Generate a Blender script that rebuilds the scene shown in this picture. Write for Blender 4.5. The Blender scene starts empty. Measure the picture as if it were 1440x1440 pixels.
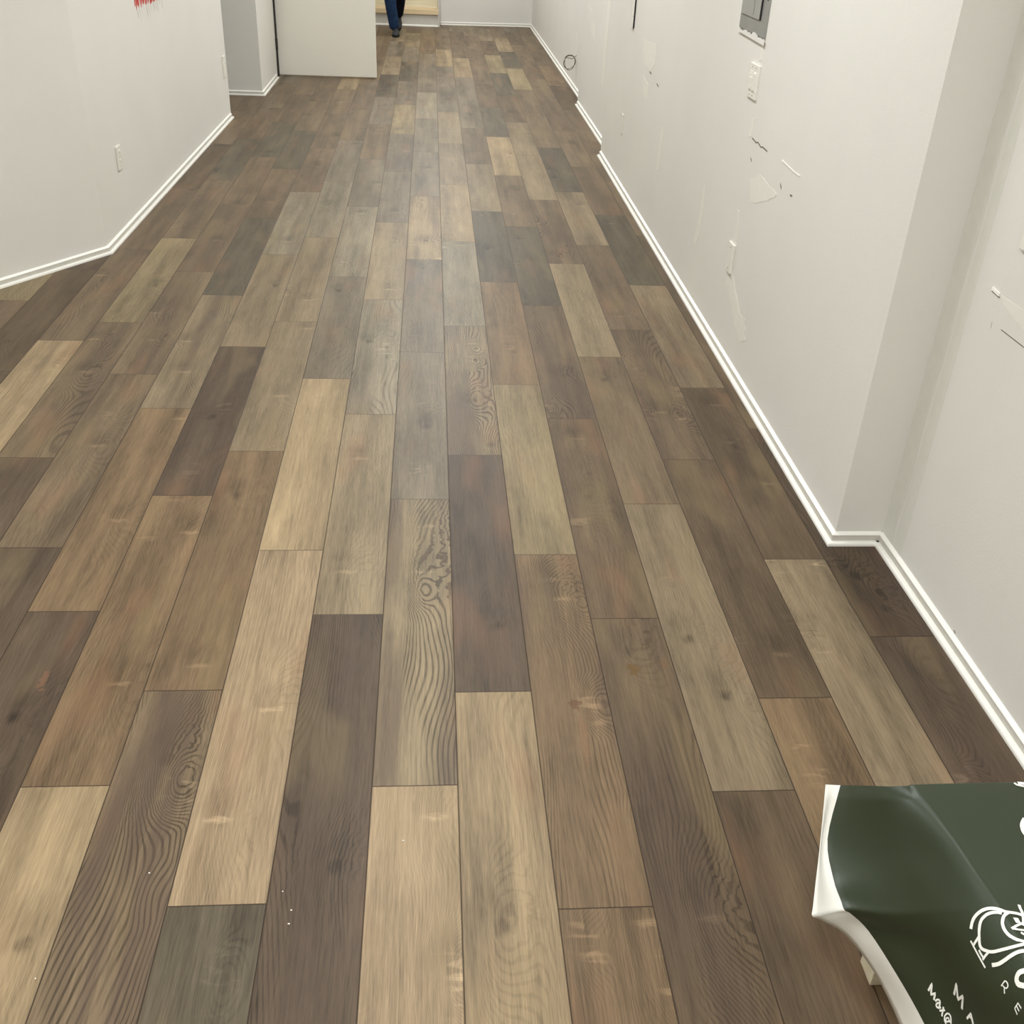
import bpy, bmesh, math, random
from mathutils import Vector, Matrix
random.seed(7)
C = bpy.context.scene.collection
sc = bpy.context.scene

# ---------------------------------------------------------------- camera
W = 0.184                      # width of one floor plank, metres
cam_d = bpy.data.cameras.new('camera')
cam = bpy.data.objects.new('camera', cam_d); C.objects.link(cam)
cam_d.sensor_width = 36.0
cam_d.lens = 36.0 * 1455.03 / 1440.0
cam_d.clip_start = 0.05
cam.matrix_world = Matrix(((0.996874, -0.000685, -0.079006, -0.06034),
                           (-0.067167, 0.519228, -0.851992, 0.0),
                           (0.041606, 0.854636, 0.517559, 1.66570),
                           (0, 0, 0, 1)))
sc.camera = cam

# ---------------------------------------------------------------- world, exposure, lights
w = bpy.data.worlds.new('world'); sc.world = w; w.use_nodes = True
w.node_tree.nodes['Background'].inputs['Color'].default_value = (0.9, 0.93, 1.0, 1)
w.node_tree.nodes['Background'].inputs['Strength'].default_value = 0.25
sc.view_settings.view_transform = 'Standard'
sc.view_settings.look = 'None'
sc.view_settings.gamma = 1.0
sc.view_settings.use_curve_mapping = False
sc.view_settings.exposure = 0.0
CEIL = 2.9
LIGHTS = [(0.0, 0.1, 58), (0.0, 3.5, 42), (0.05, 6.2, 37), (0.05, 8.8, 46), (0.0, 11.4, 50), (0.0, 14.0, 46), (-2.2, 1.3, 60)]  # all unseen; first and last added to light near floor and front-left wall
for lx, ly, p in LIGHTS:
    ld = bpy.data.lights.new('unseen_panel_light', 'AREA'); ld.shape = 'RECTANGLE'
    ld.size = 0.56; ld.size_y = 1.16; ld.energy = p; ld.color = (0.97, 1.0, 1.0)
    lo = bpy.data.objects.new('unseen_panel_light', ld); C.objects.link(lo); lo.location = (lx, ly, CEIL - 0.03)

# ---------------------------------------------------------------- helpers
def tag(o, label=None, cat=None, group=None, kind=None):
    if label: o['label'] = label
    if cat: o['category'] = cat
    if group: o['group'] = group
    if kind: o['kind'] = kind
    return o
def obj(name, bm, mat, parent=None, smooth=False):
    me = bpy.data.meshes.new(name)
    bmesh.ops.recalc_face_normals(bm, faces=bm.faces[:])
    bm.to_mesh(me); bm.free()
    for m in (mat if isinstance(mat, (list, tuple)) else [mat]): me.materials.append(m)
    if smooth:
        for p in me.polygons: p.use_smooth = True
    o = bpy.data.objects.new(name, me); C.objects.link(o)
    if parent: o.parent = parent
    return o
def empty(name, loc=(0, 0, 0)):
    o = bpy.data.objects.new(name, None); C.objects.link(o); o.location = loc
    o.empty_display_size = 0.1
    return o
def box(bm, a, b, bevel=0.0, mi=0):
    r = bmesh.ops.create_cube(bm, size=1.0)
    vs = r['verts']
    for v in vs:
        v.co = Vector([(a[i] + b[i]) / 2 + v.co[i] * (b[i] - a[i]) for i in range(3)])
    fs = set(f for v in vs for f in v.link_faces)
    for f in fs: f.material_index = mi
    if bevel > 0:
        es = list(set(e for v in vs for e in v.link_edges))
        bmesh.ops.bevel(bm, geom=es, offset=bevel, segments=2, affect='EDGES', profile=0.5)
    return bm
def prism(bm, pts, z0, z1):
    lo = [bm.verts.new((x, y, z0)) for x, y in pts]; hi = [bm.verts.new((x, y, z1)) for x, y in pts]
    n = len(pts)
    bm.faces.new(lo[::-1]); bm.faces.new(hi)
    for i in range(n): bm.faces.new((lo[i], lo[(i+1) % n], hi[(i+1) % n], hi[i]))
    return bm
def sweep(bm, prof, path, side):
    """profile (d, z) swept along a floor path with mitred corners; side=+1: outward is left of travel"""
    n = len(path); P = [Vector((p[0], p[1])) for p in path]; rings = []
    for i in range(n):
        d0 = (P[i] - P[i-1]).normalized() if i > 0 else None
        d1 = (P[i+1] - P[i]).normalized() if i < n-1 else None
        if d0 is None: d0 = d1
        if d1 is None: d1 = d0
        n0 = Vector((-d0.y, d0.x)) * side; n1 = Vector((-d1.y, d1.x)) * side
        m = (n0 + n1); m = m / max(m.dot(n0), 1e-6) if m.length > 1e-6 else n0
        rings.append([bm.verts.new((P[i].x + m.x*d, P[i].y + m.y*d, z)) for d, z in prof])
    k = len(prof)
    for i in range(n-1):
        for j in range(k):
            bm.faces.new((rings[i][j], rings[i][(j+1) % k], rings[i+1][(j+1) % k], rings[i+1][j]))
    bm.faces.new(rings[0]); bm.faces.new(rings[-1][::-1])
    return bm
def tube(bm, pts, r, seg=8):
    pts = [Vector(p) for p in pts]; rings = []
    for i, p in enumerate(pts):
        t = (pts[min(i+1, len(pts)-1)] - pts[max(i-1, 0)]).normalized()
        a = t.orthogonal().normalized() if i == 0 else (prev - t*prev.dot(t)).normalized()
        prev = a; b = t.cross(a)
        rings.append([bm.verts.new(p + (a*math.cos(q) + b*math.sin(q))*r) for q in [2*math.pi*k/seg for k in range(seg)]])
    for i in range(len(rings)-1):
        for k in range(seg): bm.faces.new((rings[i][k], rings[i][(k+1) % seg], rings[i+1][(k+1) % seg], rings[i+1][k]))
    bm.faces.new(rings[0][::-1]); bm.faces.new(rings[-1])
    return bm

# ---------------------------------------------------------------- materials
def s2l(c): return tuple([((v/255)/12.92 if v/255 <= .04045 else (((v/255)+.055)/1.055)**2.4) for v in c]) + (1,)
def newmat(name):
    m = bpy.data.materials.new(name); m.use_nodes = True
    nt = m.node_tree; return m, nt, nt.nodes, nt.links, nt.nodes['Principled BSDF']
def simple(name, rgb, rough=0.6, metal=0.0, spec=0.5, var=0.0, scale=20.0, bump=0.0, bscale=200.0):
    m, nt, N, L, P = newmat(name)
    P.inputs['Roughness'].default_value = rough; P.inputs['Metallic'].default_value = metal
    P.inputs['Specular IOR Level'].default_value = spec
    tc = N.new('ShaderNodeNewGeometry')
    nz = N.new('ShaderNodeTexNoise'); nz.inputs['Scale'].default_value = scale; nz.inputs['Detail'].default_value = 4
    L.new(tc.outputs['Position'], nz.inputs['Vector'])
    rp = N.new('ShaderNodeValToRGB'); c = s2l(rgb)
    rp.color_ramp.elements[0].position = .3; rp.color_ramp.elements[1].position = .7
    rp.color_ramp.elements[0].color = tuple(v*(1-var) for v in c[:3]) + (1,)
    rp.color_ramp.elements[1].color = tuple(min(1, v*(1+var)) for v in c[:3]) + (1,)
    L.new(nz.outputs['Fac'], rp.inputs['Fac']); L.new(rp.outputs['Color'], P.inputs['Base Color'])
    if bump > 0:
        n2 = N.new('ShaderNodeTexNoise'); n2.inputs['Scale'].default_value = bscale; n2.inputs['Detail'].default_value = 3
        L.new(tc.outputs['Position'], n2.inputs['Vector'])
        b = N.new('ShaderNodeBump'); b.inputs['Strength'].default_value = bump; b.inputs['Distance'].default_value = .002
        L.new(n2.outputs['Fac'], b.inputs['Height']); L.new(b.outputs['Normal'], P.inputs['Normal'])
    return m
M_wall = simple('wall_paint', (226, 223, 216), .75, spec=.25, var=.018, scale=2.2, bump=.25, bscale=260)
M_patch = simple('joint_compound', (231, 228, 219), .85, spec=.15, var=.02, scale=30)
M_patch2 = simple('taped_joint', (220, 218, 209), .8, spec=.2, var=.02, scale=30)
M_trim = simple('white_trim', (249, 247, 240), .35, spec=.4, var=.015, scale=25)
M_trimface = simple('shade_grey_trim', (204, 200, 191), .5, spec=.3, var=.03, scale=40)  # grey for shade painted on baseboard fronts; also the grey first riser
M_door = simple('door_paint', (236, 232, 222), .5, spec=.35, var=.01, scale=3)
M_ceil = simple('ceiling_paint', (232, 230, 222), .8, spec=.2, var=.01)
M_plate = simple('white_plastic', (236, 233, 224), .35, spec=.5, var=.005)
M_dark = simple('dark_gap', (30, 28, 26), .8, var=.05)
M_grey = simple('grey_enamel', (152, 152, 147), .45, metal=.25, var=.04, scale=12)
M_grey2 = simple('grey_enamel_door', (168, 168, 163), .42, metal=.25, var=.03, scale=12)
M_steel = simple('steel', (120, 112, 98), .4, metal=.8, var=.05)
M_red = simple('red_paint', (196, 40, 22), .6, var=.12, scale=60)
M_smear = simple('thin_smear', (196, 188, 184), .8, var=.03, scale=60)
M_crack = simple('scraped_groove', (120, 112, 100), .9, var=.15, scale=90)
M_denim = simple('denim', (30, 52, 84), .85, spec=.2, var=.3, scale=28, bump=.4, bscale=300)
M_denimd = simple('shaded_denim', (17, 22, 38), .9, spec=.15, var=.25, scale=28, bump=.4, bscale=300)  # rear leg's shade painted in as a darker denim
M_shoe = simple('dark_shoe', (40, 42, 44), .6, var=.15, scale=60)
M_sole = simple('black_sole', (14, 14, 15), .7, var=.1)
M_lace = simple('grey_lace', (88, 90, 92), .8, var=.1)
M_shirt = simple('grey_shirt', (84, 88, 92), .9, spec=.2, var=.08, scale=12, bump=.2)
M_skin = simple('skin', (190, 145, 118), .55, var=.04, scale=30)
M_hair = simple('hair', (52, 38, 28), .7, var=.2, scale=80)
M_green = simple('green_vinyl', (38, 48, 28), .42, spec=.62, var=.03, scale=9, bump=.1, bscale=30)
M_white = simple('white_vinyl', (226, 223, 214), .5, spec=.35, var=.012, scale=20)
M_ink = simple('white_ink', (238, 237, 228), .4, spec=.4, var=.01)

def wood_mat(name, c1, c2):
    m, nt, N, L, P = newmat(name); P.inputs['Roughness'].default_value = .5
    g = N.new('ShaderNodeNewGeometry'); mp = N.new('ShaderNodeMapping'); mp.inputs['Scale'].default_value = (3, 60, 60)
    nz = N.new('ShaderNodeTexNoise'); nz.inputs['Scale'].default_value = 1; nz.inputs['Detail'].default_value = 4
    L.new(g.outputs['Position'], mp.inputs['Vector']); L.new(mp.outputs['Vector'], nz.inputs['Vector'])
    rp = N.new('ShaderNodeValToRGB'); rp.color_ramp.elements[0].position = .3; rp.color_ramp.elements[1].position = .7
    rp.color_ramp.elements[0].color = s2l(c1); rp.color_ramp.elements[1].color = s2l(c2)
    L.new(nz.outputs['Fac'], rp.inputs['Fac']); L.new(rp.outputs['Color'], P.inputs['Base Color']); return m
M_pine = wood_mat('pine', (214, 188, 148), (230, 208, 170))
M_pale = wood_mat('pale_timber', (214, 204, 176), (228, 220, 194))

STAINS = [((0.449, 1.984), (.020, .026), (100, 74, 38), 0.75), ((0.529, 1.999), (.014, .020), (112, 84, 58), 0.5), ((0.284, 1.858), (.015, .022), (92, 60, 42), 0.6), ((0.293, 1.738), (.012, .09), (136, 96, 70), 0.28), ((-0.979, 1.965), (.012, .05), (150, 104, 78), 0.3)]
def floor_mat():
    m, nt, N, L, P = newmat('vinyl_plank')
    def math_(op, a, b=None, c=None, clamp=False):
        n = N.new('ShaderNodeMath'); n.operation = op; n.use_clamp = clamp
        for i, v in enumerate((a, b, c)):
            if v is None: continue
            if isinstance(v, (int, float)): n.inputs[i].default_value = v
            else: L.new(v, n.inputs[i])
        return n.outputs[0]
    def mix(f, a, b, mode='MIX'):
        n = N.new('ShaderNodeMix'); n.data_type = 'RGBA'; n.blend_type = mode; n.clamp_factor = True
        for s, v in ((0, f), (6, a), (7, b)):
            if isinstance(v, (int, float)): n.inputs[s].default_value = v
            elif isinstance(v, tuple): n.inputs[s].default_value = v
            else: L.new(v, n.inputs[s])
        return n.outputs[2]
    def noise(scale, detail=3, vec=None, rough=.5, dist=0.0):
        mp = N.new('ShaderNodeMapping'); mp.inputs['Scale'].default_value = scale
        L.new(vec or pc, mp.inputs['Vector'])
        n = N.new('ShaderNodeTexNoise'); n.inputs['Scale'].default_value = 1; n.inputs['Detail'].default_value = detail
        n.inputs['Roughness'].default_value = rough; n.inputs['Distortion'].default_value = dist
        L.new(mp.outputs[0], n.inputs['Vector']); return n.outputs['Fac']
    def ramp(v, a, b, lo=0.0, hi=1.0, smooth=True):
        n = N.new('ShaderNodeMapRange'); n.interpolation_type = 'SMOOTHSTEP' if smooth else 'LINEAR'
        L.new(v, n.inputs[0])
        for i, q in enumerate((a, b, lo, hi)): n.inputs[i+1].default_value = q
        return n.outputs[0]
    def attr(nm):
        a = N.new('ShaderNodeAttribute'); a.attribute_name = nm; return a
    pc = attr('pc').outputs['Vector']
    tone = attr('tone'); col = tone.outputs['Color']
    gr = attr('grain').outputs['Fac']
    # knots: one possible knot per cell, slightly stretched along the board
    mp = N.new('ShaderNodeMapping'); mp.inputs['Scale'].default_value = (6.5, 3.1, 1.0); L.new(pc, mp.inputs['Vector'])
    vo = N.new('ShaderNodeTexVoronoi'); vo.inputs['Scale'].default_value = 1; L.new(mp.outputs[0], vo.inputs['Vector'])
    d = vo.outputs['Distance']
    sp = N.new('ShaderNodeSeparateColor'); L.new(vo.outputs['Color'], sp.inputs[0])
    has = ramp(sp.outputs[0], .60, .65)
    kn = math_('MULTIPLY', ramp(d, .10, .0), has)               # dark heart
    halo = math_('MULTIPLY', ramp(d, .42, .05), has)            # flow around it
    # two placed knots per board: pale crescents (z=+1) or dark eyes (z=-1)
    wob = math_('MULTIPLY', math_('SUBTRACT', noise((40, 40, 1), 2), .5), .022)
    kbend = kpale = kdark = None
    for nm in ('ka', 'kb'):
        ka = attr(nm).outputs['Vector']
        df = N.new('ShaderNodeVectorMath'); df.operation = 'SUBTRACT'; L.new(pc, df.inputs[0]); L.new(ka, df.inputs[1])
        sd_ = N.new('ShaderNodeSeparateXYZ'); L.new(df.outputs[0], sd_.inputs[0]); sk = N.new('ShaderNodeSeparateXYZ'); L.new(ka, sk.inputs[0])
        ispale = math_('GREATER_THAN', sk.outputs[2], .5); isdark = math_('LESS_THAN', sk.outputs[2], -.5); anyk = math_('ADD', ispale, isdark)
        dx, dy = sd_.outputs[0], sd_.outputs[1]
        def ln(ax, ay, sy=0.0, sxx=0.0):
            X_ = math_('MULTIPLY', math_('ADD', dx, math_('ADD', wob, sxx)), ax); Y_ = math_('MULTIPLY', math_('ADD', dy, math_('ADD', wob, sy)), ay)
            return math_('SQRT', math_('ADD', math_('MULTIPLY', X_, X_), math_('MULTIPLY', Y_, Y_)))
        bend = math_('MULTIPLY', ramp(ln(1, .42), .11, .0), anyk)
        pale = math_('MULTIPLY', ramp(ln(.75, 2.1), .030, .006), ispale)
        shad = math_('MULTIPLY', ramp(ln(.8, .55, -.055, .01), .050, .0), anyk)
        eye = math_('MULTIPLY', ramp(ln(1, .7), .022, .003), isdark)
        acc = lambda a, b_: b_ if a is None else math_('ADD', a, b_)
        kbend = acc(kbend, bend); kpale = acc(kpale, pale); kdark = acc(kdark, math_('ADD', math_('MULTIPLY', shad, .22), math_('MULTIPLY', eye, .36)))
    # cathedral grain: contour lines of a stretched field bending round the knots
    sx = N.new('ShaderNodeSeparateXYZ'); L.new(pc, sx.inputs[0])
    f = math_('MULTIPLY', sx.outputs[0], 105.0)
    f = math_('ADD', f, math_('MULTIPLY', noise((4.2, 1.1, 1), 1.0), 30.0))
    f = math_('ADD', f, math_('MULTIPLY', halo, 7.0))
    f = math_('ADD', f, math_('MULTIPLY', kbend, 6.5))
    f = math_('ADD', f, math_('MULTIPLY', noise((60, 9, 1), 2), .25))
    line = math_('SINE', math_('MULTIPLY', f, 6.283))
    line = ramp(line, 0.0, .95)
    lmask = math_('ADD', ramp(noise((9, 1.2, 1), 2), .40, .58), math_('MULTIPLY', kbend, .6), None, True)
    streak = noise((11, .9, 1), 2.5)
    streak2 = noise((34, 2.2, 1), 3)
    fine = noise((170, 5.5, 1), 4, rough=.65)
    pores = noise((520, 22, 1), 3)
    patch = noise((6, 2.6, 1), 3, rough=.6, dist=.6)
    # brightness factor
    b = math_('ADD', 1.0, math_('MULTIPLY', math_('SUBTRACT', streak, .5), 1.15))
    b = math_('ADD', b, math_('MULTIPLY', math_('SUBTRACT', streak2, .5), .62))
    b = math_('ADD', b, math_('MULTIPLY', math_('SUBTRACT', fine, .5), .95))
    b = math_('ADD', b, math_('MULTIPLY', math_('SUBTRACT', pores, .5), .75))
    b = math_('ADD', b, math_('MULTIPLY', math_('SUBTRACT', patch, .5), .65))
    gl = math_('MULTIPLY', math_('MULTIPLY', line, lmask), math_('ADD', math_('MULTIPLY', gr, .46), .13))
    b = math_('SUBTRACT', b, gl)
    b = math_('SUBTRACT', b, math_('MULTIPLY', kn, .33))
    # pale curls of figure beside knots, running across the board
    cur = math_('MULTIPLY', ramp(noise((9, 30, 1), 3, dist=1.2), .52, .72), ramp(d, .36, .08))
    cur = math_('MULTIPLY', cur, has)
    b = math_('ADD', b, math_('MULTIPLY', cur, .75))
    rays = ramp(noise((18, 150, 1), 2, dist=1.5), .35, .65, .35, 1.0)
    b = math_('ADD', b, math_('MULTIPLY', math_('MULTIPLY', kpale, rays), .62))
    b = math_('SUBTRACT', b, math_('MULTIPLY', kdark, ramp(noise((30, 14, 1), 3), .3, .6, .5, 1.2)))
    b = math_('MAXIMUM', b, .35)
    cm = N.new('ShaderNodeCombineXYZ')
    for i in range(3): L.new(b, cm.inputs[i])
    c = mix(1.0, col, cm.outputs[0], 'MULTIPLY')
    # dark heartwood streak on strongly figured boards, reddish and olive drifts
    hs = math_('MULTIPLY', ramp(streak, .53, .36), math_('ADD', math_('MULTIPLY', gr, .5), .08))
    c = mix(hs, c, s2l((92, 76, 66)))
    rd = ramp(noise((8, 2.0, 1), 2), .56, .74, 0, .20)
    c = mix(rd, c, s2l((150, 108, 80)))
    ol = ramp(noise((7, 1.6, 1), 2, vec=None, dist=.3), .46, .30, 0, .22)
    c = mix(ol, c, s2l((140, 122, 88)))
    geo = N.new('ShaderNodeNewGeometry')
    for (qx, qy), (rx, ry), cc, amt in STAINS:
        sb = N.new('ShaderNodeVectorMath'); sb.operation = 'SUBTRACT'; L.new(geo.outputs['Position'], sb.inputs[0]); sb.inputs[1].default_value = (qx, qy, 0)
        s1 = N.new('ShaderNodeSeparateXYZ'); L.new(sb.outputs[0], s1.inputs[0])
        a_ = math_('DIVIDE', s1.outputs[0], rx); b_ = math_('DIVIDE', s1.outputs[1], ry)
        dd = math_('ADD', math_('SQRT', math_('ADD', math_('MULTIPLY', a_, a_), math_('MULTIPLY', b_, b_))), math_('MULTIPLY', math_('SUBTRACT', noise((70, 70, 1), 3), .5), 2.2))
        c = mix(ramp(dd, 1.0, .55, 0, amt), c, s2l(cc))
    # grooves at the board edges
    uv = N.new('ShaderNodeUVMap'); uv.uv_map = 'edge'; su = N.new('ShaderNodeSeparateXYZ'); L.new(uv.outputs[0], su.inputs[0])
    eu = math_('MULTIPLY', math_('MINIMUM', su.outputs[0], math_('SUBTRACT', 1.0, su.outputs[0])), .184)
    ev = math_('MULTIPLY', math_('MINIMUM', su.outputs[1], math_('SUBTRACT', 1.0, su.outputs[1])), 1.22)
    e = math_('MINIMUM', eu, ev)
    groove = ramp(e, .0021, .0006)
    c = mix(math_('MULTIPLY', groove, .88), c, s2l((48, 36, 26)))
    L.new(c, P.inputs['Base Color'])
    ro = math_('ADD', .36, math_('MULTIPLY', fine, .16))
    L.new(ro, P.inputs['Roughness']); P.inputs['Specular IOR Level'].default_value = .2
    bp = N.new('ShaderNodeBump'); bp.inputs['Strength'].default_value = .35; bp.inputs['Distance'].default_value = .0006
    h = math_('SUBTRACT', math_('ADD', fine, math_('MULTIPLY', patch, .6)), math_('MULTIPLY', groove, 2.5))
    L.new(h, bp.inputs['Height']); L.new(bp.outputs[0], P.inputs['Normal'])
    return m
M_floor = floor_mat()

# ---------------------------------------------------------------- floor: boards by lane, (end joints in plank widths, colour of each board with the light falloff at the right painted in, figure strength)
PAL = {'dd': (92, 77, 63), 'd': (108, 91, 73), 'dg': (108, 98, 83), 'dp': (98, 83, 70), 'md': (121, 103, 84), 'mg': (134, 121, 104),
       'm': (130, 112, 91), 'mw': (132, 110, 86), 'mp': (146, 129, 106), 'ml': (152, 135, 110), 'l': (166, 145, 116), 'lp': (170, 148, 121),
       'ly': (154, 137, 108), 'gl': (150, 138, 118)}
LANES = {
 -12: ([14.0, 20.6, 27.2], 'm md m d md md'.split()),
 -11: ([11.5, 18.1, 24.7, 31.3], 'd m md ly m md'.split()),
 -10: ([13.9, 20.5, 27.1, 33.8], 'm d d dp m md'.split()),
 -9: ([8.9, 15.6, 22.23, 28.9, 35.6], 'md m l m+ md d m'.split()),
 -8: ([10.1, 16.75, 23.37, 30.02, 36.81, 43.5, 50.1], 'm dp m+ ly m+ dg md m'.split()),
 -7: ([7.2, 13.83, 20.44, 27.1, 33.71, 40.4, 47.0, 53.7], 'm dp m m+ md m dg md m'.split()),
 -6: ([5.5, 12.18, 18.81, 25.33, 32.25, 38.66, 45.3, 52.0], 'm dp mw mp+ dg md dg m md'.split()),
 -5: ([2.2, 8.83, 15.43, 22.0, 28.7, 35.51, 42.16, 49.0, 55.6], 'm l mw dp mp gl md md m l md'.split()),
 -4: ([3.9, 10.46, 17.04, 23.59, 30.39, 37.06, 43.7, 50.3, 57.0, 63.7], 'm m++ mw mp mp gl mg m md m md'.split()),
 -3: ([.5, 7.14, 13.74, 20.31, 26.91, 33.86, 40.53, 47.1, 53.78, 60.65, 67.5], 'm dg lp l mg gl mg m mg dg ml mg'.split()),
 -2: ([5.4, 12.06, 18.62, 25.19, 32.12, 38.68, 45.27, 51.9, 58.6, 65.5, 72.0], 'd dp+ ml gl+ ml mg mg ly mg dg mg ml m'.split()),
 -1: ([2.1, 8.73, 15.32, 21.82, 28.51, 35.34, 41.99, 48.7, 55.4, 62.2, 69.0], 'm lp ml++ mg mg l+ mg mg gl mg mg m m'.split()),
 0: ([3.7, 10.36, 16.93, 23.46, 30.28, 36.98, 43.7, 50.45, 57.12, 64.23, 71.19], 'm l dp ml++ gl l mp ml mg mg l m m'.split()),
 1: ([.4, 6.97, 13.6, 20.11, 26.71, 33.63, 40.22, 46.9, 53.61, 60.51, 67.74, 74.0], 'm mw mw+ ly mw dg ml m mg mg l m md'.split()),
 2: ([5.3, 11.92, 18.49, 24.96, 31.98, 38.53, 45.23, 51.9, 58.5, 65.3, 72.0], 'm d+ d md+ dg m l dg md m m m'.split()),
 3: ([1.9, 8.54, 15.17, 21.67, 28.38, 35.24, 41.9, 48.48, 55.2, 62.43, 69.45], 'm d mp m ml m++ mp mp md dg ly md'.split()),
 4: ([3.5, 10.16, 16.79, 23.37, 30.19, 36.39, 43.41, 50.0, 57.18, 64.31, 71.24], 'm mw d md+ md mp dg m m ly dg l m'.split()),
 5: ([6.8, 13.45, 20.04, 26.66, 33.51, 40.2, 46.9, 53.8, 60.8, 67.8, 74.6], 'm mp d mp dg md m md m md m md'.split()),
 6: ([4.8, 11.44, 18.1, 24.7, 31.3, 38.0, 44.8, 51.8, 58.73, 65.74, 72.7], 'm dp+ dd+ d md m md m d mw md m'.split()),
 7: ([8, 14.7, 21.3, 28, 34.7, 41.3, 48, 54.7, 61.3, 68], 'md d md m d md d md d m md'.split()),
}
KP = [(0.302,2.284),(0.282,2.376),(-0.624,2.013),(-0.799,1.951),(-0.991,2.692),(-0.764,2.624),(-1.176,3.168),(-0.95,3.377),(-1.435,4.108),(-1.627,4.908),(-1.271,4.42),(-1.064,4.098),(-1.014,3.787),(-1.381,3.777),(-0.618,3.575),(-0.587,4.261),(-0.62,4.614),(-0.293,3.086),(-0.255,4.779),(-0.066,2.659),(-0.08,2.414),(-0.294,2.418),(-0.431,1.854),(-0.496,1.523),(-0.481,2.1),(0.474,1.251),(0.35,1.247),(0.846,2.036),(1.061,2.925),(0.804,3.462),(0.873,3.403),(0.46,3.242),(0.787,4.093),(0.8,4.467),(1.029,3.528),(0.338,1.676),(-0.052,1.516),(-1.198,6.204),(-1.139,6.194),(-1.011,6.285),(-1.179,5.501),(-1.089,7.854),(-0.82,5.502),(-0.46,6.085),(-0.264,6.117),(-0.002,8.172),(-0.075,7.21),(0.111,5.504),(0.783,7.027),(0.982,7.009),(0.768,7.264),(0.876,6.36),(0.623,9.286),(0.831,9.163),(-0.447,8.476),(-0.571,8.431),(-1.541,7.724),(-0.821,2.044),(-1.202,4.109),(-0.003,1.145)]
KD = [(0.087,3.546),(0.15,3.195),(-0.089,1.691),(-0.634,1.7),(-0.124,1.21),(0.073,1.245),(0.319,1.355),(0.29,1.492),(0.282,1.856),(0.34,1.901),(0.443,2.051),(0.658,1.881),(0.614,2.104),(0.947,2.118),(1.2,2.232),(1.171,2.387),(1.204,1.932),(1.025,2.743),(0.444,2.83),(0.479,3.801),(0.85,3.897),(-0.664,2.839),(-0.981,3.069),(0.287,4.03),(-0.072,3.329),(-0.314,4.125),(-0.158,2.742),(-0.845,1.834),(-1.003,1.837),(-1.771,4.073),(-0.747,2.367),(-0.886,2.436),(0.118,2.166),(0.391,1.474),(-0.248,1.394),(0.615,5.351),(-0.792,1.239)]
def build_floor():
    bm = bmesh.new()
    uv = bm.loops.layers.uv.new('edge'); pcl = bm.loops.layers.float_vector.new('pc')
    tl = bm.loops.layers.float_color.new('tone'); gl = bm.faces.layers.float.new('grain')
    kal = bm.loops.layers.float_vector.new('ka'); kbl = bm.loops.layers.float_vector.new('kb')
    KN = [(x, y, 1.0) for x, y in KP] + [(x, y, -1.0) for x, y in KD]
    keys = list(PAL)
    rnd = random.Random(11)
    for k in range(-26, 9):
        if k in LANES: J, cols = LANES[k]; J = list(J); cols = list(cols)
        else: J, cols = [rnd.uniform(4, 10)], ['m', 'md']
        while J[0] > -9: J.insert(0, J[0]-6.63); cols.insert(0, rnd.choice(keys))
        while J[-1] < 92: J.append(J[-1]+6.8); cols.append(rnd.choice(['m', 'md', 'mg', 'mp']))
        while len(cols) < len(J)+1: cols.append(rnd.choice(['m', 'md', 'mg']))
        for i in range(len(J)-1):
            y0, y1 = J[i]*W, J[i+1]*W; x0, x1 = k*W, (k+1)*W
            code = cols[i+1]; g = code.count('+')*.5; c = s2l(PAL[code.strip('+')])
            j = rnd.uniform(.96, 1.04)*.725
            vs = [bm.verts.new(v) for v in ((x0, y0, 0), (x1, y0, 0), (x1, y1, 0), (x0, y1, 0))]
            f = bm.faces.new(vs); f[gl] = g
            ox, oy, oz = rnd.uniform(0, 50), rnd.uniform(0, 50), rnd.uniform(0, 90)
            ks = [q for q in KN if x0 <= q[0] < x1 and y0 <= q[1] < y1][:2]
            if not ks and rnd.random() < .6: ks = [(rnd.uniform(x0+.02, x1-.02), rnd.uniform(y0+.05, y1-.05), rnd.choice((1.0, -1.0)))]
            ks += [(x0, y0, 0.0)]*(2-len(ks))
            ks = [Vector((q[0]-x0+ox, q[1]-y0+oy, q[2])) for q in ks]
            for lp in f.loops: lp[kal] = ks[0]; lp[kbl] = ks[1]
            for lp, (u, v) in zip(f.loops, ((0, 0), (1, 0), (1, 1), (0, 1))):
                lp[uv].uv = (u, v); lp[pcl] = Vector((ox+u*W, oy+v*(y1-y0), oz)); lp[tl] = (c[0]*j, c[1]*j*.985, c[2]*j*.93, 1)
    o = obj('floor', bm, M_floor)
    tag(o, 'grey-brown wood-look plank floor', 'floor', kind='structure')
    return o
floor = build_floor()
if floor.data.polygons[0].normal.z < 0: floor.data.flip_normals()

# ---------------------------------------------------------------- walls
XB = lambda y: 1.162 + (y - 2.569) / 5.2 * .021          # face of the long right wall
WL = lambda y: -1.676 + (y - 5.245) / 3.52 * .040        # face of the long left wall
def wall(name, pts, label, z0=0.0, z1=CEIL, mat=None):
    o = obj(name, prism(bmesh.new(), pts, z0, z1), mat or M_wall)
    tag(o, label, 'wall', kind='structure'); return o
wr_near = wall('wall_right_near', [(1.309, -1.6), (1.309, 2.569), (1.6, 2.569), (1.6, -1.6)], 'recessed near end of the right white wall')
wr_mid = wall('wall_right_middle', [(1.162, 2.569), (XB(7.78), 7.78), (1.6, 7.78), (1.6, 2.569)], 'long right wall with breaker panel and patched plaster')
wr_far = wall('wall_right_far', [(1.264, 7.78), (1.264, 9.83), (1.6, 9.83), (1.6, 7.78)], 'short stretch of right wall between two steps of the baseboard')
wr_end = wall('wall_right_end', [(1.335, 9.83), (1.335, 15.72), (1.6, 15.72), (1.6, 9.83)], 'far end of the right wall with a coil of wire')
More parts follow.
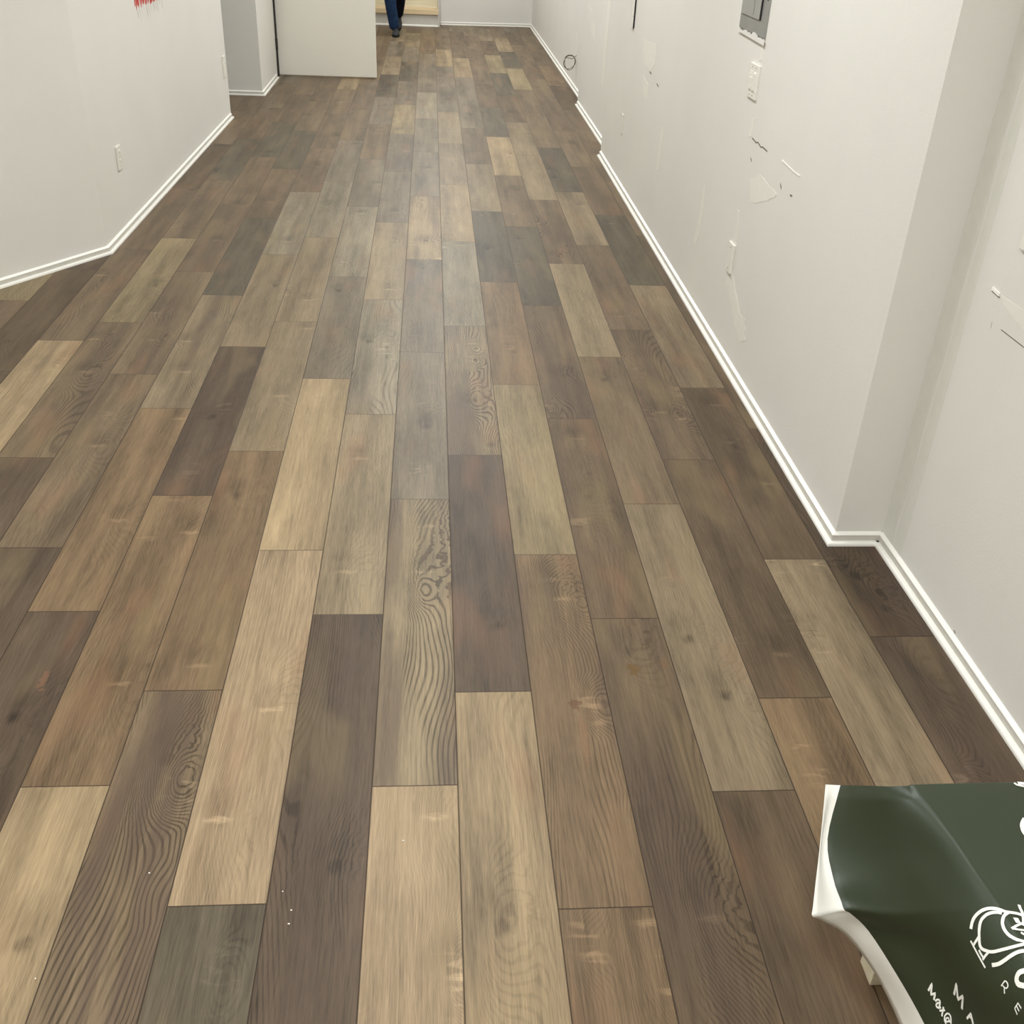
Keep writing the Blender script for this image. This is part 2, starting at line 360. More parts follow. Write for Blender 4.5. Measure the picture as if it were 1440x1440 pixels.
w_back = wall('wall_back', [(.072, 15.56), (1.335, 15.68), (1.6, 15.72), (1.6, 16.1), (.072, 16.1)], 'white back wall right of the steps')
w_stairr = wall('wall_back_stair', [(.072, 16.1), (.2, 16.1), (.2, 18.2), (.072, 18.2)], 'side wall of the stair opening')
w_stairb = wall('wall_back_landing', [(-1.5, 18.0), (.072, 18.0), (.072, 18.2), (-1.5, 18.2)], 'wall behind the stairs')
wl_side = wall('wall_left_stair', [(-1.526, 11.78), (-1.526, 18.2), (-1.7, 18.2), (-1.7, 11.78)], 'left wall beyond the open door')
wl_main = wall('wall_left', [(WL(5.245), 5.245), (WL(8.78), 8.78), (-1.95, 8.78), (-1.95, 5.245)], 'left wall with red paint smear and two outlets')
wl_front = wall('wall_left_front', [(WL(5.245), 5.245), (-1.95, 5.245), (-4.85, .78), (-4.70, .64)], 'angled wall at the front left')
wl_alc = wall('wall_left_alcove', [(-1.526, 9.776), (-1.526, 10.74), (-2.9, 10.74), (-2.9, 9.776)], 'corner wall before the open door')
wl_alcb = wall('wall_left_recess', [(-2.9, 8.6), (-2.9, 9.776), (-3.05, 9.776), (-3.05, 8.6)], 'back of the left recess')
w_front = wall('wall_front', [(-4.9, -1.6), (1.6, -1.6), (1.6, -1.75), (-4.9, -1.75)], 'wall behind the viewer')
w_lf = wall('wall_left_near', [(-4.70, -1.6), (-4.70, .64), (-4.85, .64), (-4.85, -1.6)], 'left wall beside the viewer')
lint = obj('door_head', prism(bmesh.new(), [(-1.7, 10.74), (-1.526, 10.74), (-1.526, 11.78), (-1.7, 11.78)], 2.08, CEIL), M_wall, wl_alc)
bm = bmesh.new(); box(bm, (-5.0, -1.8, CEIL), (1.7, 18.3, CEIL + .1))
ceil = tag(obj('ceiling', bm, M_ceil), 'flat white ceiling', 'ceiling', kind='structure')
for lx, ly, p in LIGHTS:  # housings over the unseen panels, the added ones too
    bm = bmesh.new(); box(bm, (lx-.3, ly-.6, CEIL-.025), (lx+.3, ly+.6, CEIL), .004)
    obj('unseen_light_fixture', bm, M_plate, ceil)

# ---------------------------------------------------------------- baseboards with shoe moulding
BOARD = [(0, 0), (.011, 0), (.0115, .0305), (.009, .033), (.001, .037), (0, .038)]
SHOE = [(.0115, 0), (.0265, 0), (.0265, .006), (.0245, .010), (.020, .0115), (.0115, .0115)]
def baseboard(name, path, side, label):
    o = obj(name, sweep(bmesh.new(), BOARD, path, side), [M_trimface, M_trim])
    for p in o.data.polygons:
        if p.normal.z > .25: p.material_index = 1  # upward faces white, fronts grey: light and shade put into the colour
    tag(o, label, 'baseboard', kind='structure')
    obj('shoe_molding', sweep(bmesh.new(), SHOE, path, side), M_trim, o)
    return o
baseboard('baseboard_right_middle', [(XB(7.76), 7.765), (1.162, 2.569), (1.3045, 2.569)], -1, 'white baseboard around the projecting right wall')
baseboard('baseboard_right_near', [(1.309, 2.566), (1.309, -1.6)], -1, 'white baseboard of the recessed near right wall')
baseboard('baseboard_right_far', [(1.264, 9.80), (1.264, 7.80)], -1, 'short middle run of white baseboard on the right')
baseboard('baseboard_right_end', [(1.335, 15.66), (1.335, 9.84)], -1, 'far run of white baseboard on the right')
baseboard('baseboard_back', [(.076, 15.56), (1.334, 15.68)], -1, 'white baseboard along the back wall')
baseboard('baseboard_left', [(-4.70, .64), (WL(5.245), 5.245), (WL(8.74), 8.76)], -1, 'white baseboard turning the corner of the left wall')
baseboard('baseboard_left_alcove', [(-2.9, 9.776), (-1.526, 9.776), (-1.526, 10.735)], -1, 'white baseboard around the corner before the door')

# ---------------------------------------------------------------- plaster repairs, all thin real layers on the walls
def on_wall(name, polys, xf, mat, parent, th=.0007, sgn=-1):
    for P in polys:
        bm = bmesh.new()
        a = [bm.verts.new((xf(y) + sgn*th*.1, y, z)) for y, z in P]; b = [bm.verts.new((xf(y) + sgn*th, y, z)) for y, z in P]
        n = len(P); bm.faces.new(a); bm.faces.new(b[::-1])
        for i in range(n): bm.faces.new((a[i], a[(i+1) % n], b[(i+1) % n], b[i]))
        obj(name, bm, mat, parent)
def ragged(P, n=5, amp=.006, seed=1):
    r = random.Random(seed); out = []
    for i in range(len(P)):
        a, b = P[i], P[(i+1) % len(P)]
        for k in range(n):
            t = k/n; out.append((a[0]+(b[0]-a[0])*t + r.uniform(-amp, amp)*2, a[1]+(b[1]-a[1])*t + r.uniform(-amp, amp)))
    return out
PB = [[(6.514, 0.932), (6.098, 0.957), (6.08, 0.858), (6.201, 0.804), (6.441, 0.816)],
 [(4.005, 0.337), (3.859, 0.249), (3.772, 0.253), (3.731, 0.186), (3.799, 0.153), (3.911, 0.185), (4.074, 0.293), (4.055, 0.359)],
 [(4.094, 0.591), (4.065, 0.599), (4.043, 0.492), (4.073, 0.483)], [(4.084, 0.945), (4.057, 0.95), (4.056, 0.883), (4.103, 0.873)],
 [(4.0, 0.742), (3.874, 0.785), (3.645, 0.765), (3.738, 0.721), (3.941, 0.663)], [(4.127, 1.194), (4.073, 1.201), (4.08, 1.149), (4.126, 1.143)],
 [(4.738, 0.272), (4.691, 0.418), (4.684, 0.547), (4.643, 0.551), (4.631, 0.369), (4.677, 0.273)],
 [(6.404, 0.756), (6.22, 0.726), (6.219, 0.65), (6.392, 0.66)], [(5.742, 0.587), (5.67, 0.601), (5.693, 0.376), (5.767, 0.358)],
 [(4.11, .325), (4.07, .325), (4.075, .27), (4.10, .27)]]
for i, P in enumerate(PB): on_wall('plaster_patch', [ragged(P, 4, .004, i)], XB, M_patch, wr_mid, .0008)
def strip(P, wd):
    up = [(y, z + wd/2) for y, z in P]; dn = [(y, z - wd/2) for y, z in P]
    return up + dn[::-1]
on_wall('scratch', [strip([(4.054, .878), (3.995, .873), (3.972, .879), (3.93, .871), (3.90, .876), (3.842, .874)], .005)], XB, M_crack, wr_mid, .0006)
on_wall('scratch', [strip([(3.632, .809), (3.615, .797)], .009), strip([(3.512, .801), (3.488, .803)], .006), strip([(4.035, .809), (4.015, .800)], .006),
                    strip([(6.23, .797), (6.171, .794)], .008), strip([(5.99, .770), (5.936, .764)], .008)], XB, M_crack, wr_mid, .0006)
on_wall('plaster_ridge', [strip([(3.66, .883), (3.594, .881), (3.519, .878), (3.447, .879)], .004)], XB, M_trim, wr_mid, .002)
on_wall('plaster_patch', [[(9.62, .826), (9.25, .83), (9.39, .79)], ragged([(9.355, .734), (9.143, .725), (8.995, .616), (9.254, .638)], 3, .006, 3)], lambda y: 1.264, M_patch, wr_far, .0008)
on_wall('plaster_patch', [ragged([(10.788, .48), (10.70, .48), (10.64, .03), (10.74, .03)], 4, .006, 8)], lambda y: 1.335, M_patch, wr_end, .0008)
on_wall('plaster_patch', [ragged([(8.54, .99), (8.40, 1.0), (8.40, .36), (8.54, .377)], 4, .008, 9)], lambda y: 1.264, M_patch, wr_far, .0008)
XA = lambda y: 1.309
on_wall('taped_joint', [[(2.567, .035)] + [(2.567, z/10) for z in range(1, 29)] + [(2.495 + .006*math.sin(z*1.7), z/10) for z in range(28, 0, -1)] + [(2.49, .035)]], XA, M_patch2, wr_near, .0006)
on_wall('taped_joint', [[(2.485, .035), (2.47, 2.8), (2.425, 2.8), (2.44, 1.4), (2.43, .035)]], XA, M_patch2, wr_near, .0004)
on_wall('plaster_patch', [ragged([(2.312, .872), (2.05, .874), (2.05, .815), (2.278, .851)], 3, .002, 5)], XA, M_patch, wr_near, .0006)
on_wall('plaster_ridge', [strip([(2.357, .874), (2.318, .871)], .008)], XA, M_trim, wr_near, .003)
on_wall('scratch', [strip([(2.357, .867), (2.315, .865)], .003), strip([(2.317, .802), (2.3145, .789)], .003), strip([(2.269, .8015), (2.12, .802)], .0022),
                    strip([(2.072, .046), (2.062, .043)], .004)], XA, M_crack, wr_near, .0005)

# ---------------------------------------------------------------- red paint smear on the left wall
r5 = random.Random(5)
sm = []
for i in range(26):
    y = 6.36 + i*.022 + r5.uniform(-.008, .008); wdt = r5.uniform(.010, .017); lo = 1.002 + r5.uniform(-.004, .016) + .02*max(0, (y-6.75)); hi = r5.uniform(1.16, 1.24)
    sm.append([(y, lo), (y+wdt, lo+.01), (y+wdt+.03, hi), (y+.015, hi+.01)])
root = empty('paint_smear', (WL(6.6), 6.6, 1.1)); tag(root, 'red brushed paint smear with dripping ends on the left wall', 'paint mark')
def local(o, root):
    o.parent = root; o.matrix_parent_inverse = Matrix.Translation(-root.location)
bm = bmesh.new()
def add_wall_poly(bm, P, xf, th, sgn):
    a = [bm.verts.new((xf(y) + sgn*th*.05, y, z)) for y, z in P]; b = [bm.verts.new((xf(y) + sgn*th, y, z)) for y, z in P]
    n = len(P); bm.faces.new(a); bm.faces.new(b[::-1])
    for i in range(n): bm.faces.new((a[i], a[(i+1) % n], b[(i+1) % n], b[i]))
for i, P in enumerate(sm): add_wall_poly(bm, P, WL, .0010 + .00003*i, 1)
local(obj('brush_stroke', bm, M_red), root)
bm = bmesh.new()
for i in range(12):
    y = 6.38 + i*.052 + r5.uniform(-.01, .01)
    add_wall_poly(bm, [(y, 1.03), (y+.006, 1.03), (y+.03, .95 + r5.uniform(-.02, .03)), (y+.024, .95 + r5.uniform(-.02, .03))], WL, .0005, 1)
local(obj('faint_streak', bm, M_smear), root)

# ---------------------------------------------------------------- outlets, switches and breaker panel
def plate(name, label, cat, xf, sgn, y0, y1, z0, z1, th, style, group=None):
    yc = (y0+y1)/2; x = xf(yc); root = empty(name, (x, yc, (z0+z1)/2)); tag(root, label, cat, group)
    def P(bm): return bm
    bm = bmesh.new(); box(bm, (min(x, x+sgn*th), y0, z0), (max(x, x+sgn*th), y1, z1), .0016)
    local(obj('cover_plate', bm, M_plate), root)
    X = x + sgn*th
    def piece(nm, a, b, c, d, t, mat=M_plate):
        bm = bmesh.new(); box(bm, (min(X-sgn*.001, X+sgn*t), a, c), (max(X-sgn*.001, X+sgn*t), b, d), .0008); local(obj(nm, bm, mat), root)
    zc = (z0+z1)/2
    if style == 'outlet':
        piece('receptacle', yc-.017, yc+.017, zc+.008, zc+.037, .0018); piece('receptacle', yc-.017, yc+.017, zc-.037, zc-.008, .0018)
        for s in (1, -1):
            piece('slot', yc-.008, yc-.006, zc+s*.022-.003, zc+s*.022+.005, .0022, M_dark); piece('slot', yc+.006, yc+.008, zc+s*.022-.003, zc+s*.022+.005, .0022, M_dark)
        piece('screw', yc-.002, yc+.002, zc-.002, zc+.002, .0012, M_steel)
    elif style == 'switch':
        for s in (-.023, .023):
            piece('switch_frame', yc+s-.017, yc+s+.017, zc-.034, zc+.034, .0015)
            piece('rocker', yc+s-.012, yc+s+.012, zc-.030, zc+.012 if s > 0 else zc+.030, .0050)
        piece('dimmer_slide', yc+.027, yc+.031, zc+.016, zc+.028, .004)
        for s in (-.023, .023):
            piece('screw', yc+s-.002, yc+s+.002, zc+.046, zc+.050, .0012, M_steel); piece('screw', yc+s-.002, yc+s+.002, zc-.050, zc-.046, .0012, M_steel)
    elif style == 'blank':
        piece('screw', yc-.002, yc+.002, zc+.040, zc+.044, .0012, M_steel); piece('screw', yc-.002, yc+.002, zc-.044, zc-.040, .0012, M_steel)
    return root
plate('light_switch', 'white double light switch on the right wall below the grey breaker panel', 'light switch', XB, -1, 4.078, 4.200, 1.008, 1.128, .008, 'switch')
plate('wall_outlet', 'white outlet cover low on the right wall under the plaster scratches', 'outlet', XB, -1, 4.048, 4.122, .344, .462, .010, 'blank')
plate('wall_outlet', 'small painted-over outlet on the right wall before the baseboard steps back', 'outlet', XB, -1, 6.93, 7.005, .320, .437, .006, 'blank')
plate('wall_outlet', 'white outlet on the left wall near the angled corner', 'outlet', WL, 1, 5.62, 5.695, .318, .435, .009, 'outlet')
plate('wall_outlet', 'white outlet at the far edge of the left wall beside the recess', 'outlet', WL, 1, 8.62, 8.695, .318, .465, .009, 'outlet')
plate('wall_outlet', 'white cover plate at the right picture edge on the near right wall', 'outlet', XA, -1, 2.215, 2.285, .995, 1.11, .008, 'outlet')
root = plate('switch_box', 'white wall box standing proud of the patched wall at the picture top', 'switch box', XB, -1, 6.86, 6.93, .95, 1.16, .011, 'blank')
bm = bmesh.new(); box(bm, (XB(6.9)-.0095, 6.8578, .952), (XB(6.9), 6.8598, 1.158)); local(obj('shadow_strip', bm, M_dark), root)  # solid dark strip painted in as the shadow line beside the box

root = empty('breaker_panel', (XB(4.26), 4.26, 1.4)); tag(root, 'grey steel breaker panel set in the right wall with ragged plaster below', 'breaker panel')
xp = XB(4.26)
bm = bmesh.new(); box(bm, (xp-.006, 4.078, 1.222), (xp+.004, 4.446, 1.95), .002); local(obj('panel_cover', bm, M_grey), root)
bm = bmesh.new(); box(bm, (xp-.011, 4.170, 1.275), (xp-.005, 4.425, 1.90), .002); local(obj('panel_door', bm, M_grey2), root)
bm = bmesh.new(); box(bm, (xp-.0115, 4.157, 1.275), (xp-.0062, 4.164, 1.90)); local(obj('door_gap', bm, M_dark), root)
bm = bmesh.new(); box(bm, (xp-.0125, 4.250, 1.285), (xp-.0105, 4.256, 1.90)); local(obj('door_seam', bm, M_grey), root)
for z in (1.355, 1.80):
    bm = bmesh.new(); box(bm, (xp-.009, 4.096, z-.008), (xp-.005, 4.106, z+.008), .001); local(obj('screw', bm, M_dark), root)
r9 = random.Random(9); edge = [(4.455, 1.226)]
for i in range(1, 16):
    y = 4.455 - i*.025; edge.append((y, 1.219 + r9.uniform(-.004, .004) + (.009 if i in (5, 9, 10, 11) else 0)))
edge.append((4.068, 1.216)); P = [(4.455, 1.208)] + edge + [(4.068, 1.200)]
on_wall('ragged_plaster', [P], lambda y: XB(y)-.0062, M_wall, wr_mid, .0022)

# coil of wire hanging out of the far right wall
bm = bmesh.new(); pts = []
for i in range(64):
    a = i/63*2*math.pi*2.2 + 1.2; rr = .054 + .006*math.sin(i*.5)
    pts.append((1.268 + rr*math.cos(a), 10.62 + .012*math.sin(i*.22) + i*.0006, .242 + rr*1.12*math.sin(a)))
pts += [(1.30, 10.66, .27), (1.336, 10.67, .30)]
tube(bm, pts, .0032, 6)
tag(obj('wire_coil', bm, M_steel, smooth=True), 'coil of thin bare wire sticking out of the far right wall', 'wire')

# ---------------------------------------------------------------- open door
bm = bmesh.new(); box(bm, (-1.512, 10.868, .012), (-.580, 10.908, 2.04), .0015)
door = tag(obj('door_1', bm, M_door), 'white door standing open across the left of the room', 'door', kind='structure')
for z in (.28, 1.05, 1.82):
    bm = bmesh.new(); tube(bm, [(-1.524, 10.862, z-.05), (-1.524, 10.862, z+.05)], .008, 10)
    box(bm, (-1.5245, 10.864, z-.05), (-1.508, 10.874, z+.05)); obj('hinge', bm, M_steel, door)
bm = bmesh.new(); tube(bm, [(-.65, 10.868, 1.0), (-.65, 10.83, 1.0)], .011, 10); tube(bm, [(-.655, 10.828, 1.0), (-.76, 10.828, 1.0)], .009, 10)
obj('door_handle', bm, M_steel, door)
bm = bmesh.new(); box(bm, (-1.60, 10.742, 0), (-1.520, 10.772, 2.08), .001); box(bm, (-1.60, 11.748, 0), (-1.520, 11.778, 2.08), .001); box(bm, (-1.60, 10.742, 2.05), (-1.520, 11.778, 2.08), .001)
tj = tag(obj('trim_1', bm, M_wall), 'jamb of the open door', 'door frame', kind='structure')
bm = bmesh.new(); box(bm, (-1.5210, 10.8, .002), (-1.5140, 10.9, 2.05)); obj('hinge_gap_shade', bm, M_dark, tj)  # dark strip stands in for the shade in the gap by the hinges

# ---------------------------------------------------------------- wooden steps at the back
root = empty('wooden_steps', (-.6, 15.5, 0)); tag(root, 'raw timber steps with pale risers at the back of the room', 'steps')
for i in range(8):
    y = 15.285 + i*.29; z = i*.205
    bm = bmesh.new(); box(bm, (-1.5, y, z if i else 0.0), (.040, y+.03, z+.145)); local(obj('riser', bm, M_trimface if i == 0 else M_pale), root)
    bm = bmesh.new(); box(bm, (-1.5, y-.025, z+.146), (.044, y+.30, z+.205), .003); local(obj('tread', bm, M_pine), root)
bm = bmesh.new(); sweep(bm, [(0, 0), (.012, 0), (.012, .014), (.006, .019), (0, .019)], [(-1.5, 15.285), (.040, 15.285)], -1); local(obj('shoe_molding', bm, M_trim), root)
bm = bmesh.new(); box(bm, (.0405, 15.29, 0), (.068, 16.0, .40)); local(obj('gap_shade_board', bm, M_trimface), root)  # fills the gap beside the stairs, its grey standing in for shade

# ---------------------------------------------------------------- person walking, seen from the shins down
def skin(name, joints, edges, mat, parent=None, sub=2):
    me = bpy.data.meshes.new(name); me.from_pydata([j[:3] for j in joints], edges, []); me.update()
    o = bpy.data.objects.new(name, me); C.objects.link(o)
    md = o.modifiers.new('skin', 'SKIN'); md.use_smooth_shade = True
    for v, j in zip(me.skin_vertices[0].data, joints): v.radius = (j[3], j[4] if len(j) > 4 else j[3])
    me.skin_vertices[0].data[0].use_root = True
    s = o.modifiers.new('sub', 'SUBSURF'); s.levels = sub; s.render_levels = sub
    dg = bpy.context.evaluated_depsgraph_get(); ev = o.evaluated_get(dg); nm = bpy.data.meshes.new_from_object(ev)
    o.modifiers.clear(); o.data = nm; nm.materials.clear(); nm.materials.append(mat)
    for p in nm.polygons: p.use_smooth = True
    if parent: o.parent = parent
    return o
px, py = -.485, 14.16
J = [(-.500, py+.10, .93, .13, .10), (-.500, py+.09, 1.10, .125, .09), (-.500, py+.07, 1.32, .150, .10), (-.500, py+.06, 1.46, .060, .055), (-.500, py+.045, 1.52, .050, .052),
     (-.595, py+.08, .86, .085, .085), (-.560, py-.02, .49, .052, .056), (-.505, py+.050, .11, .030, .034), (-.494, py-.01, .045, .020, .016), (-.490, py-.09, .034, .020, .010),
     (-.405, py+.12, .86, .085, .085), (-.432, py+.17, .49, .052, .056), (-.458, py+.46, .24, .034, .036), (-.466, py+.51, .16, .024, .024), (-.470, py+.48, .125, .018, .014),
     (-.680, py+.07, 1.38, .052), (-.735, py+.12, 1.12, .040), (-.735, py+.02, .90, .030), (-.733, py-.005, .86, .026, .018), (-.732, py-.025, .81, .028, .014),
     (-.320, py+.07, 1.38, .052), (-.268, py+.05, 1.12, .040), (-.270, py-.10, .93, .030), (-.272, py-.135, .90, .026, .018), (-.272, py-.175, .87, .028, .014)]
E_ = [(0, 1), (1, 2), (2, 3), (3, 4), (0, 5), (5, 6), (6, 7), (7, 8), (8, 9), (0, 10), (10, 11), (11, 12), (12, 13), (13, 14), (2, 15), (15, 16), (16, 17), (17, 18), (18, 19), (2, 20), (20, 21), (21, 22), (22, 23), (23, 24)]
for k, base in ((-1, 19), (1, 24)):           # four fingers and a thumb on each hand
    bx, by, bz = J[base][:3]
    for f in range(4):
        n = len(J); ln = (.030, .034, .032, .025)[f]; y = by - .024 + f*.016
        J += [(bx, y, bz-.018, .008), (bx-.004*k, y-.002, bz-.018-ln, .0075), (bx-.014*k, y+.004, bz-.018-2*ln, .0065)]; E_ += [(base, n), (n, n+1), (n+1, n+2)]
    n = len(J); hx, hy, hz = J[base-1][:3]
    J += [(hx-.010*k, hy-.028, hz-.012, .010), (hx-.020*k, hy-.045, hz-.045, .008)]; E_ += [(base-1, n), (n, n+1)]
body = skin('person', J, E_, M_skin)
tag(body, 'person in blue jeans and dark shoes walking in front of the steps', 'person')
bm = bmesh.new(); bmesh.ops.create_uvsphere(bm, u_segments=32, v_segments=24, radius=1)
hc = Vector((-.500, py+.02, 1.645))
for v in bm.verts:
    x, y, z = v.co
    X, Y, Z = x*.076, y*.096, z*.118
    if z < -.1: X *= 1 - .28*(-z-.1); Y = Y*(1 - .15*(-z-.1))
    if y < -.5: Y -= .018*max(0, 1-abs(x)*5)*max(0, 1-abs(z+.12)*5)        # nose
    if y < -.6 and abs(abs(x)-.36) < .14 and abs(z-.05) < .1: Y += .006     # eye sockets
    v.co = hc + Vector((X, Y, Z))
obj('head', bm, M_skin, body, smooth=True)
for s in (-1, 1):
    bm = bmesh.new(); bmesh.ops.create_uvsphere(bm, u_segments=12, v_segments=8, radius=.011)
    for v in bm.verts: v.co += hc + Vector((s*.029, -.080, .008))
    obj('eye', bm, M_dark, body, smooth=True)
    bm = bmesh.new(); bmesh.ops.create_uvsphere(bm, u_segments=12, v_segments=8, radius=.03)
    for v in bm.verts: v.co = Vector((v.co.x*.3, v.co.y*.6, v.co.z)) + hc + Vector((s*.076, .01, -.005))
    obj('ear', bm, M_skin, body, smooth=True)
bm = bmesh.new(); bmesh.ops.create_uvsphere(bm, u_segments=16, v_segments=8, radius=.022)
for v in bm.verts: v.co = Vector((v.co.x, v.co.y*.3, v.co.z*.25)) + hc + Vector((0, -.084, -.058))
obj('mouth', bm, simple('lips', (160, 96, 84), .5), body, smooth=True)
bm = bmesh.new(); bmesh.ops.create_uvsphere(bm, u_segments=28, v_segments=20, radius=1)
bmesh.ops.delete(bm, geom=[v for v in bm.verts if v.co.z < -.25 or (v.co.y < -.35 and v.co.z < .45)], context='VERTS')
for v in bm.verts: v.co = hc + Vector((v.co.x*.083, v.co.y*.103 + .004, v.co.z*.126 + .002))
obj('hair', bm, M_hair, body, smooth=True)
G = lambda j, g, g2=None: (j[0], j[1], j[2], j[3]+g, (j[4] if len(j) > 4 else j[3]) + (g2 or g))
jj = [G(J[0], .012), (J[0][0], J[0][1], 1.03, .142, .105), G(J[5], .012), (-.562, py-.015, .49, .080, .080), (-.540, py+.02, .30, .073, .072), (-.510, py+.045, .13, .070, .068), (-.503, py+.045, .062, .064, .066)]
jeans = skin('jeans', jj, [(0, 1), (0, 2), (2, 3), (3, 4), (4, 5), (5, 6)], M_denim, body)
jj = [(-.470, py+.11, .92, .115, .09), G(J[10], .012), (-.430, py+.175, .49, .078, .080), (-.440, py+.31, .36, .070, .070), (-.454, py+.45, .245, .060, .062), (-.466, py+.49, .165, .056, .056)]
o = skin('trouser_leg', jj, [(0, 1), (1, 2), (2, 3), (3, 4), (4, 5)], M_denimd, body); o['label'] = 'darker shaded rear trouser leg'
jj = [(-.500, py+.09, 1.0, .148, .112), (-.500, py+.09, 1.12, .142, .108), (-.500, py+.07, 1.33, .165, .118), (-.500, py+.06, 1.43, .085, .075),
      (-.682, py+.07, 1.38, .068, .068), (-.738, py+.115, 1.14, .055, .055), (-.318, py+.07, 1.38, .068, .068), (-.266, py+.05, 1.14, .055, .055)]
skin('shirt', jj, [(0, 1), (1, 2), (2, 3), (2, 4), (4, 5), (2, 6), (6, 7)], M_shirt, body)
skin('sock', [(-.505, py+.05, .16, .052, .054), (-.494, py+.035, .05, .052, .056)], [(0, 1)], M_sole, body)
skin('sock', [(-.460, py+.47, .24, .050, .052), (-.468, py+.52, .15, .044, .048)], [(0, 1)], M_sole, body)
def shoe(loc, rx):
    bm = bmesh.new()
    secs = [(.075, .030, .085), (.050, .037, .095), (.0, .040, .085), (-.06, .046, .062), (-.12, .047, .048), (-.165, .036, .036), (-.185, .018, .022)]
    rings = []
    for y, wd, h in secs:
        rings.append([bm.verts.new((wd*math.cos(a)*(1 if math.sin(a) > 0 else 1.02), y, .022 + (h if math.sin(a) > 0 else .004)*math.sin(a))) for a in [2*math.pi*k/16 for k in range(16)]])
    for i in range(len(rings)-1):
        for k in range(16): bm.faces.new((rings[i][k], rings[i][(k+1) % 16], rings[i+1][(k+1) % 16], rings[i+1][k]))
    bm.faces.new(rings[0]); bm.faces.new(rings[-1][::-1])
    M = Matrix.Translation(loc) @ Matrix.Rotation(rx, 4, 'X')
    bmesh.ops.transform(bm, matrix=M, verts=bm.verts[:])
    s = obj('shoe', bm, M_shoe, body, smooth=True)
    bm = bmesh.new(); lo, hi = [], []
    outl = [(.040*1.08*math.sin(t) if abs(t) < 9 else 0, -.055 - .137*math.cos(t)) for t in [2*math.pi*k/20 for k in range(20)]]
    for x, y in outl: lo.append(bm.verts.new((x*(1.15 if y < -.05 else .95), y, 0))); hi.append(bm.verts.new((x*(1.15 if y < -.05 else .95), y, .024)))
    bm.faces.new(lo[::-1]); bm.faces.new(hi)
    for i in range(20): bm.faces.new((lo[i], lo[(i+1) % 20], hi[(i+1) % 20], hi[i]))
    bmesh.ops.transform(bm, matrix=M, verts=bm.verts[:]); obj('sole', bm, M_sole, s)
    bm = bmesh.new()
    for k in range(4): tube(bm, [(-.024, -.02-.022*k, .092-.012*k), (0, -.022-.022*k, .103-.013*k), (.024, -.02-.022*k, .092-.012*k)], .0028, 6)
    bmesh.ops.transform(bm, matrix=M, verts=bm.verts[:]); obj('lace', bm, M_lace, s)
shoe((-.490, py+.04, .0), 0.0)
shoe((-.470, py+.55, .115), .6)

# ---------------------------------------------------------------- low table under the banner
root = empty('low_table', (.99, .78, 0)); tag(root, 'low timber table hidden under the green banner, one pale foot showing', 'table')
TX0, TX1, TY0, TY1, TZ = .729, 1.255, .42, 1.150, .438
bm = bmesh.new(); box(bm, (TX0+.010, TY0, TZ-.03), (TX1, TY1, TZ), .004); local(obj('table_top', bm, M_pale), root)
for x in (TX0, TX1-.05):
    for y in (TY0, TY1-.049):
        bm = bmesh.new(); box(bm, (x, y, 0), (x+.05, y+.049, TZ-.03), .0015); local(obj('leg', bm, M_pale), root)
bm = bmesh.new(); box(bm, (TX0+.05, TY1-.035, TZ-.09), (TX1-.05, TY1-.012, TZ-.03)); local(obj('apron', bm, M_pale), root)
bm = bmesh.new(); box(bm, (TX0+.05, TY0+.012, TZ-.09), (TX1-.05, TY0+.035, TZ-.03)); local(obj('apron', bm, M_pale), root)

